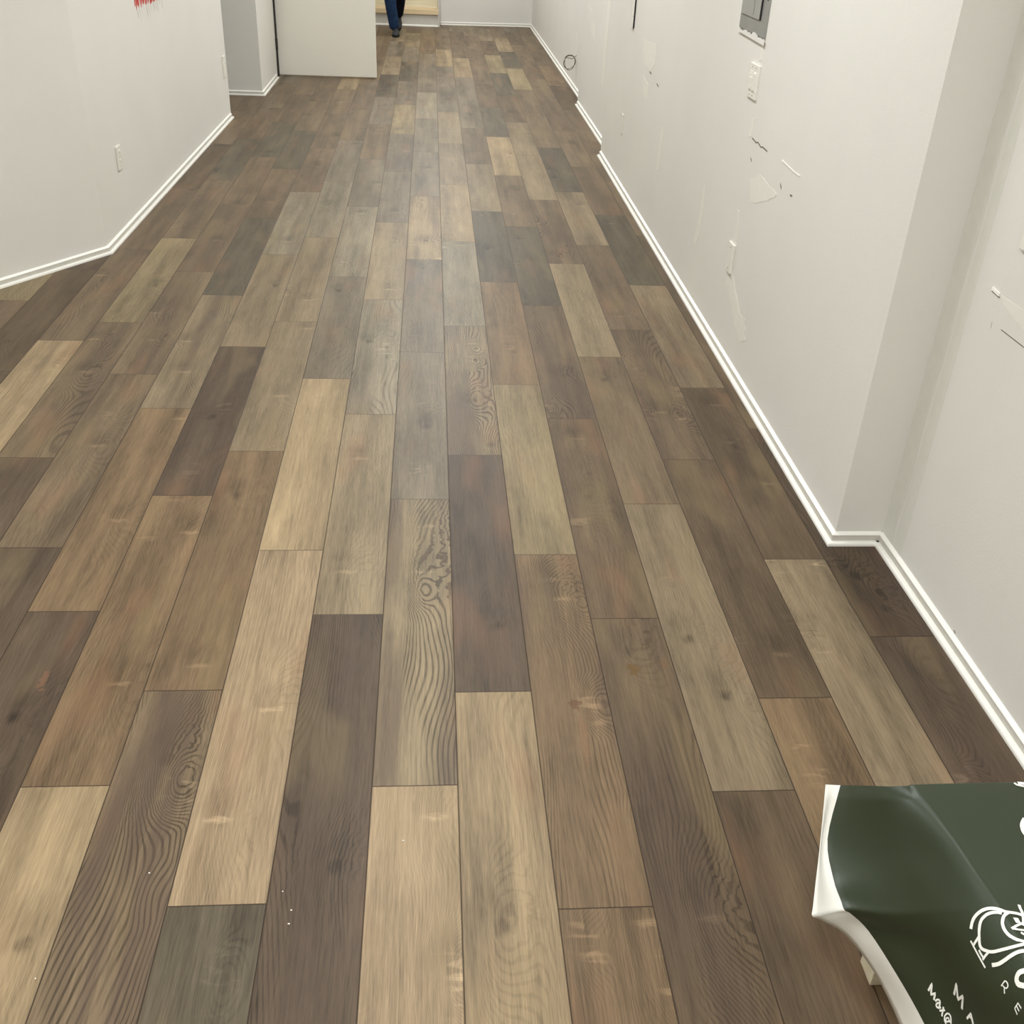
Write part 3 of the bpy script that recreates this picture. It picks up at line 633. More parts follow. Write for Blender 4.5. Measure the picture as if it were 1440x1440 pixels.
# ---------------------------------------------------------------- green vinyl banner
LOGO=[(0.0047,[[0.7111,0.9067,0.4181],[0.7116,0.9081,0.4197],[0.7121,0.9094,0.4213],[0.7127,0.9107,0.423],[0.7133,0.9119,0.4247],[0.7141,0.913,0.4266],[0.7149,0.9141,0.4284],[0.7159,0.915,0.4303],[0.7169,0.9157,0.4322],[0.718,0.9162,0.4342],[0.7191,0.9165,0.4363],[0.7203,0.9167,0.4384],[0.7216,0.9167,0.4405],[0.7229,0.9168,0.4424],[0.7243,0.9167,0.4443],[0.7257,0.9163,0.4462],[0.7271,0.9157,0.4481],[0.7286,0.9151,0.4499],[0.7301,0.9145,0.4514],[0.7317,0.9137,0.4528],[0.7331,0.9127,0.4541],[0.7345,0.9116,0.4554],[0.7358,0.9103,0.4566],[0.7374,0.9091,0.4577],[0.7387,0.9078,0.4586],[0.7401,0.9065,0.4594],[0.7413,0.905,0.4602],[0.743,0.9035,0.461],[0.7444,0.9023,0.4612],[0.7459,0.9011,0.4615],[0.7484,0.9007,0.4613],[0.7508,0.9006,0.4608],[0.7531,0.9005,0.4603],[0.7554,0.9003,0.4599],[0.7577,0.9001,0.4596],[0.76,0.9,0.4592],[0.7621,0.8997,0.4589],[0.7641,0.8991,0.4588],[0.766,0.8984,0.4587],[0.7676,0.8975,0.4587],[0.7692,0.8964,0.4586],[0.7708,0.8954,0.4585],[0.7717,0.8948,0.4585]],[[-0.918,-0.113,0.381],[-0.918,-0.113,0.381],[-0.918,-0.113,0.381],[-0.918,-0.113,0.381],[-0.911,-0.08,0.404],[-0.911,-0.08,0.404],[-0.872,-0.078,0.482],[-0.867,-0.059,0.495],[-0.869,-0.081,0.488],[-0.869,-0.081,0.488],[-0.87,-0.084,0.487],[-0.87,-0.084,0.487],[-0.818,-0.095,0.567],[-0.81,-0.069,0.582],[-0.81,-0.069,0.582],[-0.81,-0.069,0.582],[-0.799,-0.037,0.6],[-0.691,-0.033,0.722],[-0.691,-0.033,0.722],[-0.691,-0.033,0.722],[-0.691,-0.033,0.722],[-0.691,-0.031,0.723],[-0.691,-0.031,0.723],[-0.553,-0.025,0.833],[-0.553,-0.022,0.833],[-0.553,-0.022,0.833],[-0.561,-0.044,0.826],[-0.178,-0.011,0.984],[-0.178,-0.011,0.984],[-0.179,-0.014,0.984],[0.215,0.029,0.976],[0.215,0.028,0.976],[0.167,0.023,0.986],[0.168,0.016,0.986],[0.168,0.016,0.986],[0.169,0.014,0.985],[0.045,0.005,0.999],[0.045,0.005,0.999],[0.046,0.003,0.999],[0.046,0.002,0.999],[0.046,0.002,0.999],[0.046,0.001,0.999],[0.046,0.001,0.999]]),(0.0044,[[0.7412,0.9,0.4598],[0.7398,0.9012,0.459],[0.7385,0.9025,0.4581],[0.737,0.9036,0.4572],[0.7354,0.9046,0.4558],[0.734,0.9056,0.4545],[0.7325,0.9064,0.4531],[0.731,0.907,0.4516],[0.7295,0.9075,0.4501],[0.7279,0.9079,0.4482],[0.7265,0.9081,0.4463],[0.7252,0.908,0.4445],[0.7239,0.9077,0.4426],[0.7226,0.9072,0.4408],[0.7213,0.9066,0.4389],[0.7204,0.9058,0.437],[0.7195,0.9047,0.4353],[0.7187,0.9035,0.4337],[0.718,0.9021,0.4322],[0.7174,0.9006,0.4308],[0.7168,0.8991,0.4294],[0.7162,0.8975,0.4281],[0.7157,0.8959,0.4268],[0.7153,0.8943,0.4255],[0.715,0.8927,0.4242],[0.7146,0.8911,0.423],[0.7143,0.8894,0.4217],[0.7139,0.8878,0.4205],[0.7136,0.8862,0.4193],[0.7133,0.8845,0.4181],[0.7131,0.8828,0.4171],[0.7129,0.8809,0.4162],[0.713,0.8789,0.4158],[0.7132,0.8767,0.416],[0.7136,0.8745,0.4168],[0.7142,0.8723,0.4182],[0.7149,0.8703,0.4198],[0.7156,0.8683,0.4215],[0.7163,0.8663,0.4232],[0.717,0.8643,0.4251],[0.718,0.8627,0.4272],[0.719,0.8613,0.4292],[0.72,0.8601,0.4313],[0.721,0.859,0.4334],[0.722,0.858,0.4357],[0.7231,0.8569,0.4379],[0.7243,0.856,0.44],[0.7255,0.8552,0.4419],[0.7267,0.8544,0.4438],[0.7279,0.8536,0.4457],[0.7291,0.8527,0.4476],[0.7305,0.852,0.4496],[0.7319,0.8514,0.4512],[0.7333,0.8508,0.4527],[0.7347,0.8503,0.4542],[0.7361,0.8497,0.4558],[0.7377,0.8492,0.4574],[0.7394,0.8488,0.4586],[0.741,0.8485,0.4598],[0.7431,0.8482,0.4611],[0.7453,0.8484,0.4615],[0.7481,0.8488,0.4616],[0.7491,0.8491,0.4614]],[[-0.567,-0.057,0.822],[-0.567,-0.057,0.822],[-0.567,-0.061,0.822],[-0.567,-0.061,0.822],[-0.709,-0.076,0.701],[-0.709,-0.076,0.701],[-0.71,-0.082,0.7],[-0.709,-0.076,0.701],[-0.704,-0.063,0.708],[-0.813,-0.07,0.579],[-0.813,-0.07,0.579],[-0.808,-0.057,0.586],[-0.808,-0.057,0.586],[-0.808,-0.057,0.586],[-0.874,-0.054,0.484],[-0.874,-0.054,0.484],[-0.874,-0.054,0.484],[-0.874,-0.054,0.484],[-0.88,-0.079,0.468],[-0.88,-0.079,0.468],[-0.88,-0.079,0.468],[-0.88,-0.079,0.468],[-0.922,-0.081,0.379],[-0.932,-0.072,0.356],[-0.932,-0.072,0.356],[-0.932,-0.072,0.356],[-0.932,-0.072,0.356],[-0.932,-0.072,0.356],[-0.934,-0.086,0.347],[-0.934,-0.086,0.347],[-0.934,-0.086,0.347],[-0.934,-0.086,0.347],[-0.939,-0.052,0.34],[-0.939,-0.052,0.34],[-0.94,-0.061,0.335],[-0.94,-0.061,0.335],[-0.94,-0.061,0.335],[-0.94,-0.061,0.335],[-0.944,-0.029,0.329],[-0.944,-0.029,0.329],[-0.904,-0.036,0.426],[-0.904,-0.036,0.426],[-0.904,-0.036,0.426],[-0.909,-0.001,0.417],[-0.909,-0.001,0.417],[-0.909,-0.001,0.417],[-0.844,-0.008,0.536],[-0.844,-0.008,0.536],[-0.844,-0.008,0.536],[-0.85,0.031,0.526],[-0.85,0.031,0.526],[-0.732,0.021,0.681],[-0.732,0.021,0.681],[-0.732,0.021,0.681],[-0.732,0.021,0.681],[-0.741,0.059,0.669],[-0.585,0.046,0.81],[-0.585,0.046,0.81],[-0.585,0.046,0.81],[-0.183,0.031,0.983],[-0.183,0.031,0.983],[0.226,-0.007,0.974],[0.226,-0.007,0.974]]),(0.0044,[[0.7504,0.8998,0.4609],[0.7469,0.8979,0.4616],[0.7446,0.8968,0.4612],[0.7422,0.8953,0.4603],[0.7408,0.8938,0.4594],[0.7395,0.8921,0.4584],[0.7384,0.8902,0.4577],[0.7373,0.8882,0.4569],[0.7366,0.8862,0.4562],[0.7361,0.8842,0.4556],[0.7358,0.882,0.4552],[0.7355,0.8799,0.455],[0.7355,0.8777,0.4548],[0.7355,0.8755,0.4549],[0.7357,0.8733,0.455],[0.736,0.8712,0.4553],[0.7364,0.8691,0.4556],[0.7369,0.867,0.4561],[0.7375,0.865,0.4568],[0.7384,0.8632,0.4575],[0.7392,0.8614,0.4581],[0.7402,0.8597,0.4588],[0.7412,0.8581,0.4595],[0.7422,0.8565,0.4603],[0.7439,0.8552,0.4612],[0.7455,0.8542,0.4615],[0.7476,0.8533,0.4617],[0.7498,0.8531,0.4612],[0.7512,0.8529,0.4609]],[[0.215,0.028,0.976],[-0.178,-0.008,0.984],[-0.178,-0.008,0.984],[-0.556,-0.018,0.831],[-0.559,-0.011,0.829],[-0.559,-0.011,0.829],[-0.559,-0.012,0.829],[-0.702,-0.015,0.712],[-0.702,-0.015,0.712],[-0.707,-0.027,0.707],[-0.712,-0.012,0.702],[-0.712,-0.012,0.702],[-0.712,-0.012,0.702],[-0.712,-0.012,0.702],[-0.715,-0.018,0.699],[-0.722,0.0,0.691],[-0.722,0.0,0.691],[-0.722,0.0,0.691],[-0.722,0.0,0.691],[-0.572,0.0,0.82],[-0.582,0.009,0.813],[-0.578,0.021,0.816],[-0.578,0.021,0.816],[-0.589,0.033,0.807],[-0.181,0.014,0.983],[-0.184,0.016,0.983],[0.223,-0.006,0.975],[0.226,-0.007,0.974],[0.226,-0.007,0.974]]),(0.004,[[0.7738,0.9138,0.4583],[0.7732,0.9113,0.4584],[0.7727,0.9088,0.4584],[0.7724,0.9064,0.4584],[0.7724,0.9041,0.4584],[0.7721,0.9017,0.4584],[0.7716,0.8993,0.4585],[0.7708,0.8967,0.4585],[0.7699,0.8942,0.4586],[0.7689,0.8916,0.4586],[0.7678,0.8891,0.4587],[0.7666,0.8865,0.4587],[0.7652,0.884,0.4588],[0.7635,0.8815,0.4589],[0.7623,0.8795,0.4589]],[[0.045,0.001,0.999],[0.045,0.003,0.999],[0.045,0.002,0.999],[0.045,0.004,0.999],[0.045,0.006,0.999],[0.045,0.005,0.999],[0.046,0.003,0.999],[0.046,0.002,0.999],[0.046,0.001,0.999],[0.046,0.001,0.999],[0.046,0.001,0.999],[0.046,0.001,0.999],[0.046,0.001,0.999],[0.046,0.001,0.999],[0.046,0.001,0.999]]),(0.0026,[[0.7086,0.8954,0.407],[0.7088,0.8933,0.4067],[0.709,0.8913,0.4065],[0.7092,0.8892,0.4063],[0.7093,0.8871,0.4061],[0.7094,0.885,0.4059],[0.7096,0.8829,0.4057],[0.7097,0.8808,0.4055],[0.7099,0.8787,0.4054],[0.71,0.8766,0.4052],[0.7101,0.8744,0.4052],[0.7102,0.8723,0.4051],[0.7103,0.8701,0.4051],[0.7104,0.868,0.405],[0.7105,0.8659,0.405],[0.7106,0.8638,0.4049],[0.7107,0.8616,0.4049],[0.7108,0.8594,0.4049],[0.7109,0.8573,0.4049],[0.7109,0.8551,0.4049],[0.711,0.8537,0.4049]],[[-0.958,-0.121,0.26],[-0.958,-0.121,0.26],[-0.958,-0.121,0.26],[-0.964,-0.084,0.254],[-0.964,-0.084,0.254],[-0.964,-0.084,0.254],[-0.964,-0.084,0.253],[-0.964,-0.084,0.253],[-0.964,-0.084,0.253],[-0.967,-0.053,0.248],[-0.967,-0.053,0.248],[-0.967,-0.053,0.248],[-0.967,-0.053,0.248],[-0.968,-0.06,0.244],[-0.968,-0.06,0.244],[-0.971,-0.032,0.236],[-0.971,-0.032,0.236],[-0.971,-0.032,0.236],[-0.971,-0.032,0.236],[-0.971,-0.032,0.236],[-0.973,-0.05,0.227]]),(0.0034,[[0.7096,0.8883,0.4075],[0.7102,0.8886,0.41],[0.7108,0.8889,0.4125],[0.7117,0.8894,0.4149],[0.7125,0.8898,0.4172],[0.7133,0.8903,0.4194],[0.7141,0.8908,0.4215]],[[-0.964,-0.084,0.254],[-0.964,-0.084,0.254],[-0.964,-0.084,0.254],[-0.934,-0.086,0.347],[-0.932,-0.072,0.356],[-0.932,-0.072,0.356],[-0.932,-0.072,0.356]]),(0.003,[[0.7115,0.8776,0.4112],[0.7115,0.8756,0.4108],[0.7115,0.8735,0.4105],[0.7116,0.8713,0.4106],[0.7118,0.8692,0.4106],[0.7119,0.867,0.4107],[0.712,0.8662,0.4107]],[[-0.967,-0.053,0.248],[-0.967,-0.053,0.248],[-0.967,-0.053,0.248],[-0.967,-0.053,0.248],[-0.967,-0.053,0.248],[-0.967,-0.053,0.248],[-0.967,-0.053,0.248]]),(0.0034,[[0.7114,0.8642,0.408],[0.712,0.8644,0.4106],[0.7128,0.8647,0.413],[0.7136,0.8651,0.4154],[0.7144,0.8652,0.4178],[0.7153,0.8653,0.4202],[0.7161,0.8654,0.4226]],[[-0.971,-0.032,0.236],[-0.971,-0.032,0.236],[-0.944,-0.029,0.329],[-0.944,-0.029,0.329],[-0.944,-0.029,0.329],[-0.944,-0.029,0.329],[-0.944,-0.029,0.329]]),(0.0053,[[0.7148,0.849,0.4175],[0.7156,0.8475,0.4199],[0.7165,0.846,0.4223],[0.7173,0.8447,0.4248],[0.7183,0.8436,0.4271],[0.7193,0.8429,0.4295],[0.7203,0.8424,0.4318],[0.7213,0.842,0.4341],[0.7223,0.8417,0.4365],[0.7234,0.8414,0.4388],[0.7246,0.8413,0.4408],[0.7257,0.8413,0.4428],[0.7269,0.8413,0.4448],[0.7281,0.8412,0.4468],[0.7294,0.841,0.449],[0.7308,0.841,0.4506],[0.7323,0.8411,0.4522],[0.7337,0.8409,0.4539],[0.735,0.8407,0.4555],[0.7367,0.8403,0.4572],[0.7383,0.84,0.4585],[0.7398,0.8394,0.4597],[0.7412,0.8388,0.4609],[0.7431,0.8386,0.4615]],[[-0.952,-0.029,0.306],[-0.952,-0.029,0.306],[-0.952,-0.029,0.306],[-0.92,0.001,0.392],[-0.92,0.001,0.392],[-0.92,0.001,0.392],[-0.92,0.001,0.392],[-0.92,0.001,0.392],[-0.928,0.053,0.368],[-0.866,0.04,0.499],[-0.866,0.04,0.499],[-0.863,0.059,0.502],[-0.863,0.059,0.502],[-0.863,0.059,0.502],[-0.745,0.042,0.665],[-0.745,0.042,0.665],[-0.755,0.098,0.648],[-0.755,0.098,0.648],[-0.755,0.098,0.648],[-0.595,0.077,0.8],[-0.595,0.077,0.8],[-0.611,0.113,0.784],[-0.611,0.113,0.784],[-0.186,0.051,0.981]]),(0.0033,[[0.7427,0.8744,0.4605],[0.7453,0.8752,0.4613],[0.7481,0.8763,0.4616],[0.7511,0.8781,0.4609],[0.754,0.8795,0.4603],[0.7569,0.8808,0.4598],[0.7598,0.8821,0.4593],[0.7624,0.8833,0.4589],[0.7629,0.8835,0.4589]],[[-0.573,-0.002,0.819],[-0.179,0.001,0.984],[0.222,0.003,0.975],[0.222,0.003,0.975],[0.172,0.003,0.985],[0.172,0.003,0.985],[0.172,0.003,0.985],[0.046,0.001,0.999],[0.046,0.001,0.999]]),(0.003,[[0.7432,0.8741,0.4608],[0.7453,0.8733,0.4613],[0.747,0.8725,0.4616],[0.7497,0.8721,0.4613],[0.7519,0.8719,0.4608],[0.7542,0.8719,0.4603],[0.7566,0.8719,0.4599],[0.7589,0.8718,0.4595],[0.7613,0.8718,0.4591]],[[-0.573,-0.002,0.819],[-0.18,0.001,0.984],[-0.18,0.001,0.984],[0.221,0.004,0.975],[0.221,0.004,0.975],[0.172,0.003,0.985],[0.172,0.003,0.985],[0.172,0.001,0.985],[0.172,0.001,0.985]]),(0.0039,[[0.7522,0.8674,0.4607],[0.7537,0.8664,0.4604],[0.7552,0.8653,0.4602],[0.7567,0.8642,0.4599],[0.7571,0.864,0.4598]],[[0.222,0.0,0.975],[0.172,0.001,0.985],[0.172,0.001,0.985],[0.173,0.0,0.985],[0.173,0.0,0.985]]),(0.0084,[[0.7534,0.8875,0.4604],[0.7558,0.8875,0.46],[0.7581,0.8874,0.4596],[0.7605,0.8874,0.4592],[0.7606,0.8874,0.4592]],[[0.172,0.004,0.985],[0.172,0.004,0.985],[0.172,0.004,0.985],[0.172,0.004,0.985],[0.172,0.004,0.985]]),(0.0072,[[0.7311,0.8123,0.457],[0.7298,0.8131,0.4548],[0.7286,0.8138,0.453],[0.7274,0.8143,0.4512],[0.7261,0.814,0.4495],[0.7248,0.8133,0.4477],[0.724,0.8123,0.446],[0.7232,0.8112,0.4445],[0.7225,0.8096,0.4435],[0.7219,0.8078,0.4428],[0.7215,0.8056,0.4428],[0.7213,0.8033,0.443],[0.7214,0.8011,0.4441],[0.7217,0.799,0.4459],[0.7222,0.7968,0.4483],[0.7229,0.7952,0.4499],[0.7234,0.7941,0.4509]],[[-0.659,0.137,0.739],[-0.822,0.171,0.542],[-0.802,0.137,0.581],[-0.802,0.137,0.581],[-0.802,0.137,0.581],[-0.917,0.158,0.365],[-0.917,0.158,0.365],[-0.917,0.158,0.365],[-0.917,0.158,0.365],[-0.917,0.158,0.365],[-0.917,0.158,0.365],[-0.924,0.122,0.362],[-0.924,0.122,0.362],[-0.937,0.176,0.301],[-0.826,0.155,0.542],[-0.826,0.155,0.542],[-0.826,0.155,0.542]]),(0.0035,[[0.8822,1.1443,0.4582],[0.8834,1.1423,0.4582],[0.8845,1.1403,0.4582],[0.8866,1.1394,0.4582],[0.8888,1.1386,0.4582],[0.8909,1.1378,0.4582],[0.8931,1.137,0.4582],[0.8952,1.1362,0.4582]],[[0.001,0.0,1.0],[0.001,0.0,1.0],[0.001,0.0,1.0],[0.001,0.0,1.0],[0.001,0.0,1.0],[0.001,0.0,1.0],[0.001,0.0,1.0],[0.001,0.0,1.0]]),(0.0058,[[0.8882,1.1438,0.4582],[0.8907,1.1434,0.4582],[0.8931,1.143,0.4582],[0.8955,1.1427,0.4582],[0.898,1.1423,0.4582],[0.9004,1.1419,0.4582]],[[0.001,0.0,1.0],[0.001,0.0,1.0],[0.001,0.0,1.0],[0.001,0.0,1.0],[0.001,0.0,1.0],[0.001,0.0,1.0]]),(0.0066,[[0.8625,1.07,0.4582],[0.86,1.0673,0.4582],[0.8574,1.0646,0.4582],[0.8549,1.0618,0.4583],[0.8526,1.0589,0.4583],[0.8508,1.0559,0.4583],[0.8496,1.0529,0.4583],[0.8486,1.0499,0.4583],[0.8479,1.047,0.4583],[0.8474,1.0441,0.4583],[0.8474,1.0415,0.4583],[0.8476,1.0391,0.4583],[0.8478,1.0366,0.4583]],[[0.001,0.0,1.0],[0.001,0.0,1.0],[0.001,0.0,1.0],[0.001,0.0,1.0],[0.001,0.0,1.0],[0.001,0.0,1.0],[0.001,0.0,1.0],[0.001,0.0,1.0],[0.001,0.0,1.0],[0.001,0.0,1.0],[0.001,0.0,1.0],[0.001,0.0,1.0],[0.001,0.0,1.0]])]
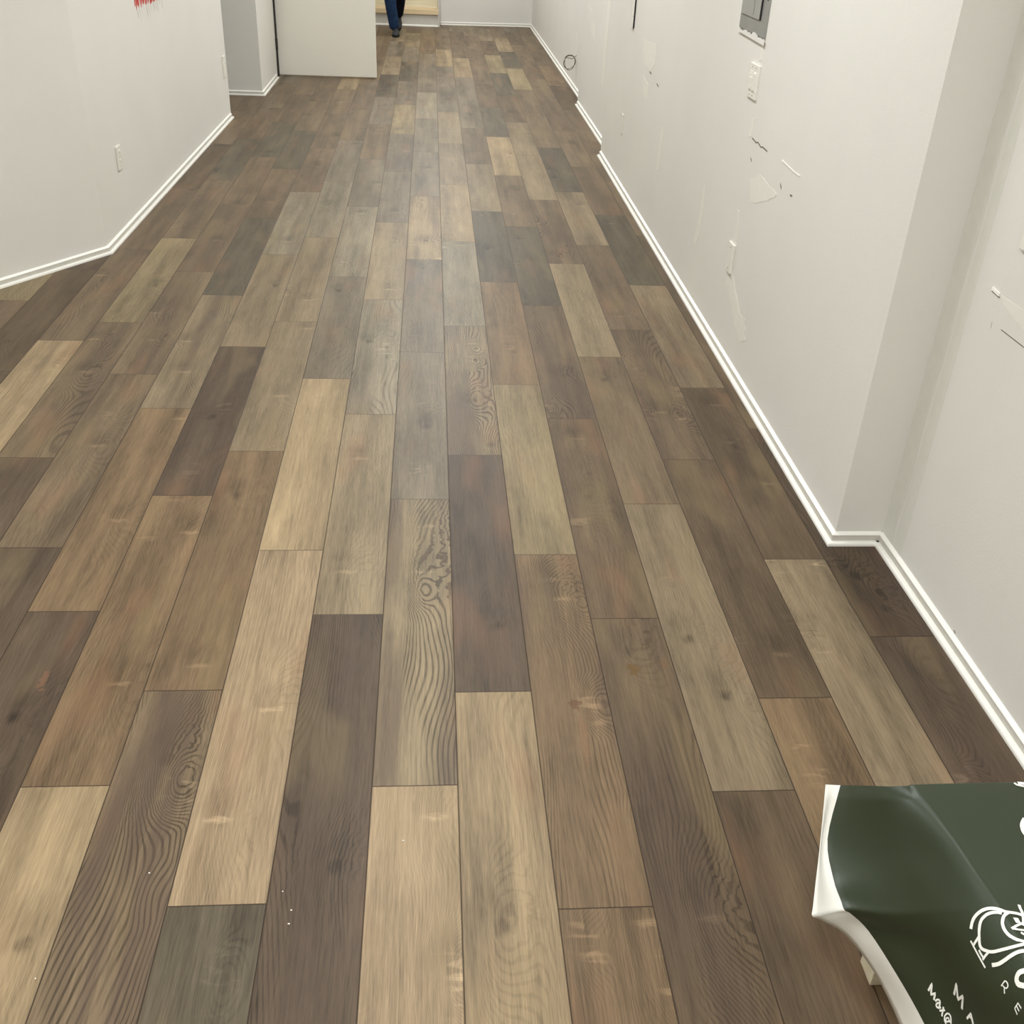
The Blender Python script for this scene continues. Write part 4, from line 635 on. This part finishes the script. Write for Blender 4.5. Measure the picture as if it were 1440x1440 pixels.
TEXT=[(0.0038,[[0.7067,0.882,0.3018],[0.7066,0.8824,0.3048],[0.7065,0.8829,0.3079],[0.7062,0.8831,0.3111],[0.706,0.8835,0.3142],[0.7058,0.8839,0.3173],[0.7057,0.8843,0.3204],[0.7055,0.8846,0.3235],[0.7057,0.8834,0.3216],[0.7059,0.8822,0.3197],[0.7061,0.881,0.3178],[0.7063,0.8797,0.3158],[0.7067,0.8787,0.3136],[0.707,0.8776,0.3114],[0.7074,0.8766,0.3092],[0.7077,0.8755,0.3072],[0.7079,0.8743,0.3053],[0.7082,0.8732,0.3032],[0.7083,0.8718,0.3075],[0.7081,0.8702,0.3121],[0.708,0.8686,0.3168],[0.7078,0.8669,0.3215],[0.7082,0.8663,0.3187],[0.7085,0.8657,0.3158],[0.709,0.8652,0.3128],[0.7094,0.8647,0.3099],[0.7097,0.8641,0.3071],[0.7099,0.8635,0.3045],[0.71,0.8626,0.3021],[0.7101,0.8617,0.2997],[0.7102,0.8613,0.2986]],[[-0.987,-0.162,-0.017],[-0.987,-0.162,-0.017],[-0.987,-0.162,-0.017],[-0.984,-0.157,-0.086],[-0.995,-0.095,-0.041],[-0.995,-0.095,-0.041],[-0.995,-0.095,-0.041],[-0.995,-0.095,-0.041],[-0.995,-0.095,-0.041],[-0.995,-0.095,-0.041],[-0.995,-0.095,-0.041],[-0.984,-0.157,-0.086],[-0.984,-0.157,-0.086],[-0.984,-0.157,-0.086],[-0.984,-0.157,-0.086],[-0.987,-0.162,-0.017],[-0.987,-0.162,-0.017],[-0.982,-0.184,-0.034],[-0.983,-0.183,-0.033],[-0.985,-0.152,-0.086],[-0.985,-0.152,-0.086],[-0.985,-0.152,-0.086],[-0.985,-0.152,-0.086],[-0.977,-0.184,-0.109],[-0.977,-0.184,-0.109],[-0.977,-0.184,-0.109],[-0.983,-0.183,-0.033],[-0.992,-0.126,0.008],[-0.992,-0.126,0.008],[-0.992,-0.126,0.008],[-0.992,-0.126,0.008]]),(0.0035,[[0.7112,0.8468,0.2981],[0.7115,0.8464,0.3017],[0.7117,0.8459,0.3053],[0.712,0.8454,0.3089],[0.712,0.8447,0.3128],[0.7121,0.8431,0.3116],[0.7121,0.8415,0.3105],[0.7122,0.8399,0.3094],[0.7122,0.8382,0.3084],[0.7121,0.8365,0.3074],[0.7121,0.8349,0.3064],[0.7121,0.8332,0.3055],[0.7121,0.8331,0.3055]],[[-0.997,-0.038,0.066],[-0.997,-0.03,0.064],[-0.997,-0.03,0.064],[-0.997,-0.03,0.064],[-0.999,-0.032,0.004],[-0.999,-0.032,0.004],[-0.999,-0.032,0.004],[-0.999,-0.032,0.004],[-0.997,-0.03,0.064],[-0.997,-0.03,0.064],[-0.997,-0.03,0.064],[-0.994,0.034,0.105],[-0.994,0.034,0.105]]),(0.0027,[[0.7118,0.8452,0.306],[0.712,0.8427,0.3073],[0.7121,0.8402,0.3087],[0.7122,0.8376,0.31]],[[-0.997,-0.03,0.064],[-0.997,-0.03,0.064],[-0.997,-0.03,0.064],[-0.999,-0.032,0.004]]),(0.0032,[[0.6947,0.9189,0.2573],[0.6953,0.9192,0.2602],[0.6958,0.9195,0.2631],[0.6963,0.9198,0.266],[0.6968,0.9202,0.269],[0.6974,0.9206,0.2718],[0.6972,0.9193,0.2698],[0.697,0.9182,0.2676],[0.6968,0.917,0.2655],[0.6967,0.9159,0.2634],[0.6965,0.9147,0.2612],[0.6964,0.9136,0.2591],[0.6962,0.9124,0.257],[0.6971,0.9111,0.2602],[0.698,0.9098,0.2634],[0.6989,0.9085,0.2666],[0.6986,0.9076,0.2642],[0.6984,0.9068,0.2617],[0.6981,0.9059,0.2592],[0.6979,0.9051,0.2568],[0.6977,0.9047,0.2557]],[[-0.949,-0.224,0.221],[-0.956,-0.222,0.189],[-0.956,-0.222,0.189],[-0.956,-0.222,0.189],[-0.956,-0.192,0.22],[-0.956,-0.192,0.22],[-0.956,-0.192,0.22],[-0.956,-0.222,0.189],[-0.956,-0.222,0.189],[-0.956,-0.222,0.189],[-0.956,-0.222,0.189],[-0.96,-0.204,0.19],[-0.954,-0.221,0.204],[-0.96,-0.22,0.175],[-0.96,-0.204,0.19],[-0.96,-0.204,0.19],[-0.96,-0.22,0.175],[-0.96,-0.22,0.175],[-0.96,-0.22,0.175],[-0.954,-0.221,0.204],[-0.954,-0.221,0.204]]),(0.0028,[[0.6986,0.9018,0.2569],[0.6993,0.9015,0.2601],[0.7002,0.9002,0.2634],[0.701,0.8981,0.2652],[0.7013,0.8961,0.2647],[0.7012,0.8948,0.2629],[0.701,0.8937,0.2607],[0.7007,0.8928,0.2585],[0.7004,0.8918,0.2562],[0.7003,0.8917,0.2559]],[[-0.954,-0.221,0.204],[-0.96,-0.22,0.175],[-0.96,-0.22,0.175],[-0.964,-0.199,0.175],[-0.964,-0.199,0.175],[-0.964,-0.199,0.175],[-0.965,-0.167,0.201],[-0.965,-0.167,0.201],[-0.961,-0.167,0.221],[-0.961,-0.167,0.221]]),(0.0028,[[0.7008,0.8957,0.2618],[0.6999,0.8974,0.2588],[0.6991,0.898,0.2556],[0.6988,0.8971,0.2533],[0.699,0.8951,0.2528],[0.6998,0.8928,0.2544],[0.7007,0.8909,0.257],[0.7014,0.89,0.2596]],[[-0.964,-0.199,0.175],[-0.965,-0.167,0.201],[-0.961,-0.167,0.221],[-0.961,-0.167,0.221],[-0.961,-0.167,0.221],[-0.961,-0.167,0.221],[-0.965,-0.167,0.201],[-0.965,-0.167,0.201]]),(0.0028,[[0.7003,0.8885,0.2535],[0.7013,0.8868,0.2564],[0.7022,0.8851,0.2593],[0.703,0.8834,0.2622],[0.7033,0.8828,0.2633]],[[-0.961,-0.167,0.221],[-0.961,-0.167,0.221],[-0.965,-0.167,0.201],[-0.971,-0.138,0.196],[-0.971,-0.138,0.196]]),(0.0028,[[0.7029,0.8871,0.2645],[0.7026,0.8861,0.2623],[0.7023,0.885,0.2601],[0.702,0.8841,0.2579],[0.7017,0.883,0.2558],[0.7013,0.8819,0.2538],[0.7009,0.8807,0.2518]],[[-0.965,-0.167,0.201],[-0.965,-0.167,0.201],[-0.965,-0.167,0.201],[-0.971,-0.138,0.196],[-0.966,-0.086,0.244],[-0.966,-0.086,0.244],[-0.966,-0.086,0.244]]),(0.0023,[[0.7045,0.8628,0.2607],[0.7048,0.8642,0.2622],[0.705,0.8656,0.2637],[0.7053,0.8671,0.2652],[0.7054,0.8688,0.2664],[0.7055,0.8706,0.2672],[0.7054,0.8728,0.2673],[0.705,0.8751,0.2666],[0.7042,0.8771,0.264],[0.7034,0.8777,0.2609],[0.7027,0.8776,0.258],[0.7022,0.8767,0.2558],[0.7019,0.8753,0.2541],[0.7018,0.8736,0.2528],[0.7018,0.8716,0.2523],[0.702,0.8695,0.2521],[0.702,0.8683,0.2521]],[[-0.968,-0.007,0.251],[-0.974,-0.056,0.221],[-0.974,-0.056,0.221],[-0.974,-0.056,0.221],[-0.974,-0.056,0.221],[-0.969,-0.086,0.233],[-0.969,-0.086,0.233],[-0.969,-0.086,0.233],[-0.969,-0.086,0.233],[-0.969,-0.086,0.233],[-0.969,-0.086,0.233],[-0.966,-0.086,0.244],[-0.966,-0.086,0.244],[-0.966,-0.086,0.244],[-0.966,-0.086,0.244],[-0.966,-0.086,0.244],[-0.96,-0.031,0.277]]),(0.0023,[[0.7044,0.8702,0.2623],[0.7038,0.8725,0.2608],[0.703,0.8735,0.2576],[0.7024,0.8729,0.255],[0.7025,0.8709,0.2546],[0.7032,0.8686,0.2566],[0.704,0.8681,0.2598],[0.7043,0.8694,0.2616],[0.7043,0.8674,0.261],[0.7042,0.8657,0.26],[0.7041,0.8655,0.2599]],[[-0.969,-0.086,0.233],[-0.969,-0.086,0.233],[-0.969,-0.086,0.233],[-0.966,-0.086,0.244],[-0.966,-0.086,0.244],[-0.969,-0.086,0.233],[-0.969,-0.086,0.233],[-0.969,-0.086,0.233],[-0.974,-0.056,0.221],[-0.974,-0.056,0.221],[-0.974,-0.056,0.221]]),(0.0017,[[0.7143,0.8191,0.415],[0.7149,0.8192,0.4175],[0.7154,0.8194,0.4201],[0.716,0.8194,0.4229],[0.7168,0.8197,0.4251],[0.7168,0.8197,0.4252]],[[-0.971,-0.036,0.236],[-0.971,-0.036,0.236],[-0.98,0.042,0.192],[-0.947,0.038,0.319],[-0.947,0.038,0.319],[-0.947,0.038,0.319]]),(0.0017,[[0.7167,0.8197,0.4247],[0.7172,0.8177,0.4265],[0.7173,0.8155,0.427],[0.7171,0.8134,0.4269],[0.7168,0.8117,0.426],[0.7162,0.8106,0.4243],[0.7153,0.8109,0.4216],[0.715,0.8131,0.4194],[0.7149,0.8154,0.4185],[0.7148,0.8177,0.4176]],[[-0.947,0.038,0.319],[-0.947,0.038,0.319],[-0.947,0.038,0.319],[-0.947,0.038,0.319],[-0.947,0.038,0.319],[-0.947,0.038,0.319],[-0.98,0.042,0.192],[-0.98,0.042,0.192],[-0.98,0.042,0.192],[-0.98,0.042,0.192]]),(0.0017,[[0.7148,0.8136,0.4186],[0.7145,0.8121,0.4174],[0.7142,0.8106,0.4162],[0.714,0.8091,0.4149],[0.7139,0.8083,0.4141]],[[-0.98,0.042,0.192],[-0.98,0.042,0.192],[-0.98,0.042,0.192],[-0.985,-0.045,0.167],[-0.985,-0.045,0.167]]),(0.0017,[[0.7137,0.7828,0.4199],[0.7139,0.7828,0.4229],[0.7144,0.783,0.4254],[0.7148,0.7832,0.428],[0.7152,0.7835,0.4305],[0.715,0.7812,0.4312],[0.7147,0.7789,0.4318],[0.7145,0.7766,0.4325],[0.7142,0.7743,0.4331]],[[-0.996,0.068,0.051],[-0.983,0.068,0.169],[-0.983,0.068,0.169],[-0.983,0.068,0.169],[-0.984,0.137,0.116],[-0.984,0.137,0.116],[-0.984,0.137,0.116],[-0.984,0.137,0.116],[-0.984,0.137,0.116]]),(0.0017,[[0.7137,0.7828,0.4199],[0.7135,0.7808,0.4198],[0.7134,0.7788,0.4197],[0.7133,0.7768,0.4195],[0.7131,0.7749,0.4194],[0.7131,0.7744,0.4194]],[[-0.996,0.068,0.051],[-0.996,0.068,0.051],[-0.999,0.036,0.034],[-0.999,0.036,0.034],[-0.996,0.09,0.005],[-0.996,0.09,0.005]]),(0.0017,[[0.7144,0.7832,0.4254],[0.7143,0.7811,0.4256],[0.714,0.779,0.4258],[0.7138,0.7768,0.4261],[0.7135,0.7746,0.4264]],[[-0.983,0.068,0.169],[-0.983,0.068,0.169],[-0.984,0.137,0.116],[-0.984,0.137,0.116],[-0.992,0.09,0.091]])]
BROWS=[[(1.25,1.145,0.457),(0.95,1.145,0.457),(0.751,1.145,0.457),(0.711,1.145,0.456),(0.681,1.157,0.443),(0.66,1.191,0.41),(0.642,1.231,0.37),(0.619,1.238,0.365)],[(1.25,1.029,0.457),(0.95,1.029,0.457),(0.766,1.029,0.457),(0.726,1.029,0.456),(0.698,1.063,0.41),(0.658,1.113,0.345),(0.615,1.176,0.3),(0.6,1.169,0.3)],[(1.25,0.967,0.457),(0.95,0.967,0.457),(0.771,0.967,0.457),(0.731,0.967,0.456),(0.699,1.007,0.404),(0.661,1.063,0.328),(0.607,1.111,0.28),(0.575,1.106,0.285)],[(1.25,0.925,0.457),(0.95,0.925,0.457),(0.776,0.925,0.457),(0.736,0.925,0.456),(0.699,0.968,0.401),(0.662,1.03,0.316),(0.612,1.079,0.265),(0.56,1.066,0.27)],[(1.25,0.908,0.457),(0.95,0.908,0.457),(0.777,0.908,0.457),(0.737,0.908,0.456),(0.699,0.953,0.4),(0.663,1.015,0.312),(0.614,1.065,0.26),(0.555,1.051,0.265)],[(1.25,0.893,0.457),(0.95,0.893,0.457),(0.778,0.893,0.457),(0.738,0.893,0.456),(0.701,0.939,0.399),(0.671,1.002,0.309),(0.626,1.062,0.253),(0.576,1.058,0.245)],[(1.25,0.851,0.457),(0.95,0.851,0.457),(0.778,0.851,0.457),(0.738,0.851,0.456),(0.708,0.889,0.397),(0.694,0.962,0.305),(0.655,1.045,0.23),(0.633,1.068,0.19)],[(1.25,0.818,0.457),(0.95,0.818,0.457),(0.773,0.818,0.457),(0.733,0.818,0.456),(0.71,0.832,0.39),(0.705,0.9,0.29),(0.676,0.971,0.22),(0.67,1.019,0.16)],[(1.25,0.738,0.457),(0.95,0.738,0.457),(0.756,0.738,0.457),(0.716,0.738,0.456),(0.714,0.78,0.39),(0.712,0.844,0.29),(0.691,0.895,0.21),(0.682,0.934,0.15)],[(1.25,0.648,0.457),(0.95,0.648,0.457),(0.74,0.648,0.457),(0.7,0.648,0.456),(0.705,0.685,0.39),(0.705,0.741,0.29),(0.692,0.797,0.21),(0.677,0.827,0.15)]]

def catm(p0, p1, p2, p3, t): return .5*((2*p1)+(-p0+p2)*t+(2*p0-5*p1+4*p2-p3)*t*t+(-p0+3*p1-3*p2+p3)*t**3)
def refine(row, n):
    row = [Vector(p) for p in row]; out = []; k = len(row)
    for i in range(k-1):
        p1, p2 = row[i], row[i+1]; p0 = row[i-1] if i else 2*p1-p2; p3 = row[i+2] if i+2 < k else 2*p2-p1
        for j in range(n): out.append(catm(p0, p1, p2, p3, j/n))
    out.append(row[-1]); return out
rows = [list(c) for c in zip(*[refine(col, 4) for col in zip(*BROWS)])]
rows = [refine(r, 5) for r in rows]
bm = bmesh.new(); top = [[bm.verts.new(p) for p in r] for r in rows]
lipn = 5
first = [v for v in top[0] if v.co.x > .7105]; lip = [first]
for a in range(1, lipn+1):                                  # the sheet rolls over the far edge and hangs
    ang = a/lipn*math.pi/2; rad = .004
    lip.append([bm.verts.new((v.co.x, v.co.y + rad*math.sin(ang), v.co.z - rad*(1-math.cos(ang)))) for v in first])
lip.append([bm.verts.new((v.co.x, v.co.y + .006, v.co.z - .07)) for v in lip[-1]])
nb = len(top[0]) - 1
def mi(j): return 1 if j >= nb-5 else 0
for R_ in (top, lip[::-1][:-1] + [lip[0]]):
    for i in range(len(R_)-1):
        for j in range(len(R_[0])-1):
            f = bm.faces.new((R_[i][j], R_[i][j+1], R_[i+1][j+1], R_[i+1][j])); f.material_index = mi(j); f.smooth = True
me = bpy.data.meshes.new('vinyl_banner'); bmesh.ops.recalc_face_normals(bm, faces=bm.faces[:])
bm.to_mesh(me); bm.free(); me.materials.append(M_green); me.materials.append(M_white)
banner = bpy.data.objects.new('vinyl_banner', me); C.objects.link(banner)
tag(banner, 'dark green vinyl banner with white lettering and line drawing draped over the low table', 'banner')
sd = banner.modifiers.new('thickness', 'SOLIDIFY'); sd.thickness = .0009; sd.offset = 0
def ribbons(name, data, parent):
    for wd, P, Nn in data:
        bm = bmesh.new(); P = [Vector(p) for p in P]; Nn = [Vector(n) for n in Nn]
        k = len(P)
        P2, N2 = P, Nn
        prev = None
        for i, p in enumerate(P2):
            t = (P2[min(i+1, len(P2)-1)] - P2[max(i-1, 0)]).normalized(); n = N2[i].normalized(); s = t.cross(n).normalized()*wd/2
            cur = [bm.verts.new(p-s), bm.verts.new(p+s), bm.verts.new(p+s+n*.0004), bm.verts.new(p-s+n*.0004)]
            if prev:
                for q in range(4): bm.faces.new((prev[q], prev[(q+1) % 4], cur[(q+1) % 4], cur[q]))
            else: bm.faces.new(cur[::-1])
            prev = cur
        bm.faces.new(prev)
        yield bm
def merge(name, data, parent):
    out = bmesh.new()
    for b in ribbons(name, data, parent):
        tmp = bpy.data.meshes.new('t'); b.to_mesh(tmp); b.free(); out.from_mesh(tmp); bpy.data.meshes.remove(tmp)
    return obj(name, out, M_ink, parent)
merge('logo_drawing', LOGO[:13], banner)
merge('logo_ring', LOGO[13:14], banner)
merge('logo_corner', LOGO[14:16], banner)
merge('logo_curve', LOGO[16:17], banner)
for a, b in ((0, 1), (1, 3), (3, 4), (4, 6), (6, 8), (8, 10), (10, 13), (13, 16)): merge('letter', TEXT[a:b], banner)

# ---------------------------------------------------------------- crumbs on the floor
M_crumb = simple('plaster_crumb', (240, 236, 226), .8)
for i, (x, y) in enumerate([(-0.341, 1.34), (-0.32, 1.297), (-0.321, 1.267), (-0.746, 1.171), (-0.602, 1.392), (-0.114, 1.456)]):
    bm = bmesh.new(); bmesh.ops.create_icosphere(bm, subdivisions=1, radius=.0016)
    for v in bm.verts: v.co = Vector((v.co.x*(1+.3*(i % 3)), v.co.y, v.co.z*.7+.0015)) + Vector((x, y, 0))
    tag(obj('plaster_crumb', bm, M_crumb), 'tiny white plaster crumb lying on the near floor planks', 'crumb', 'white crumbs scattered on the floor')
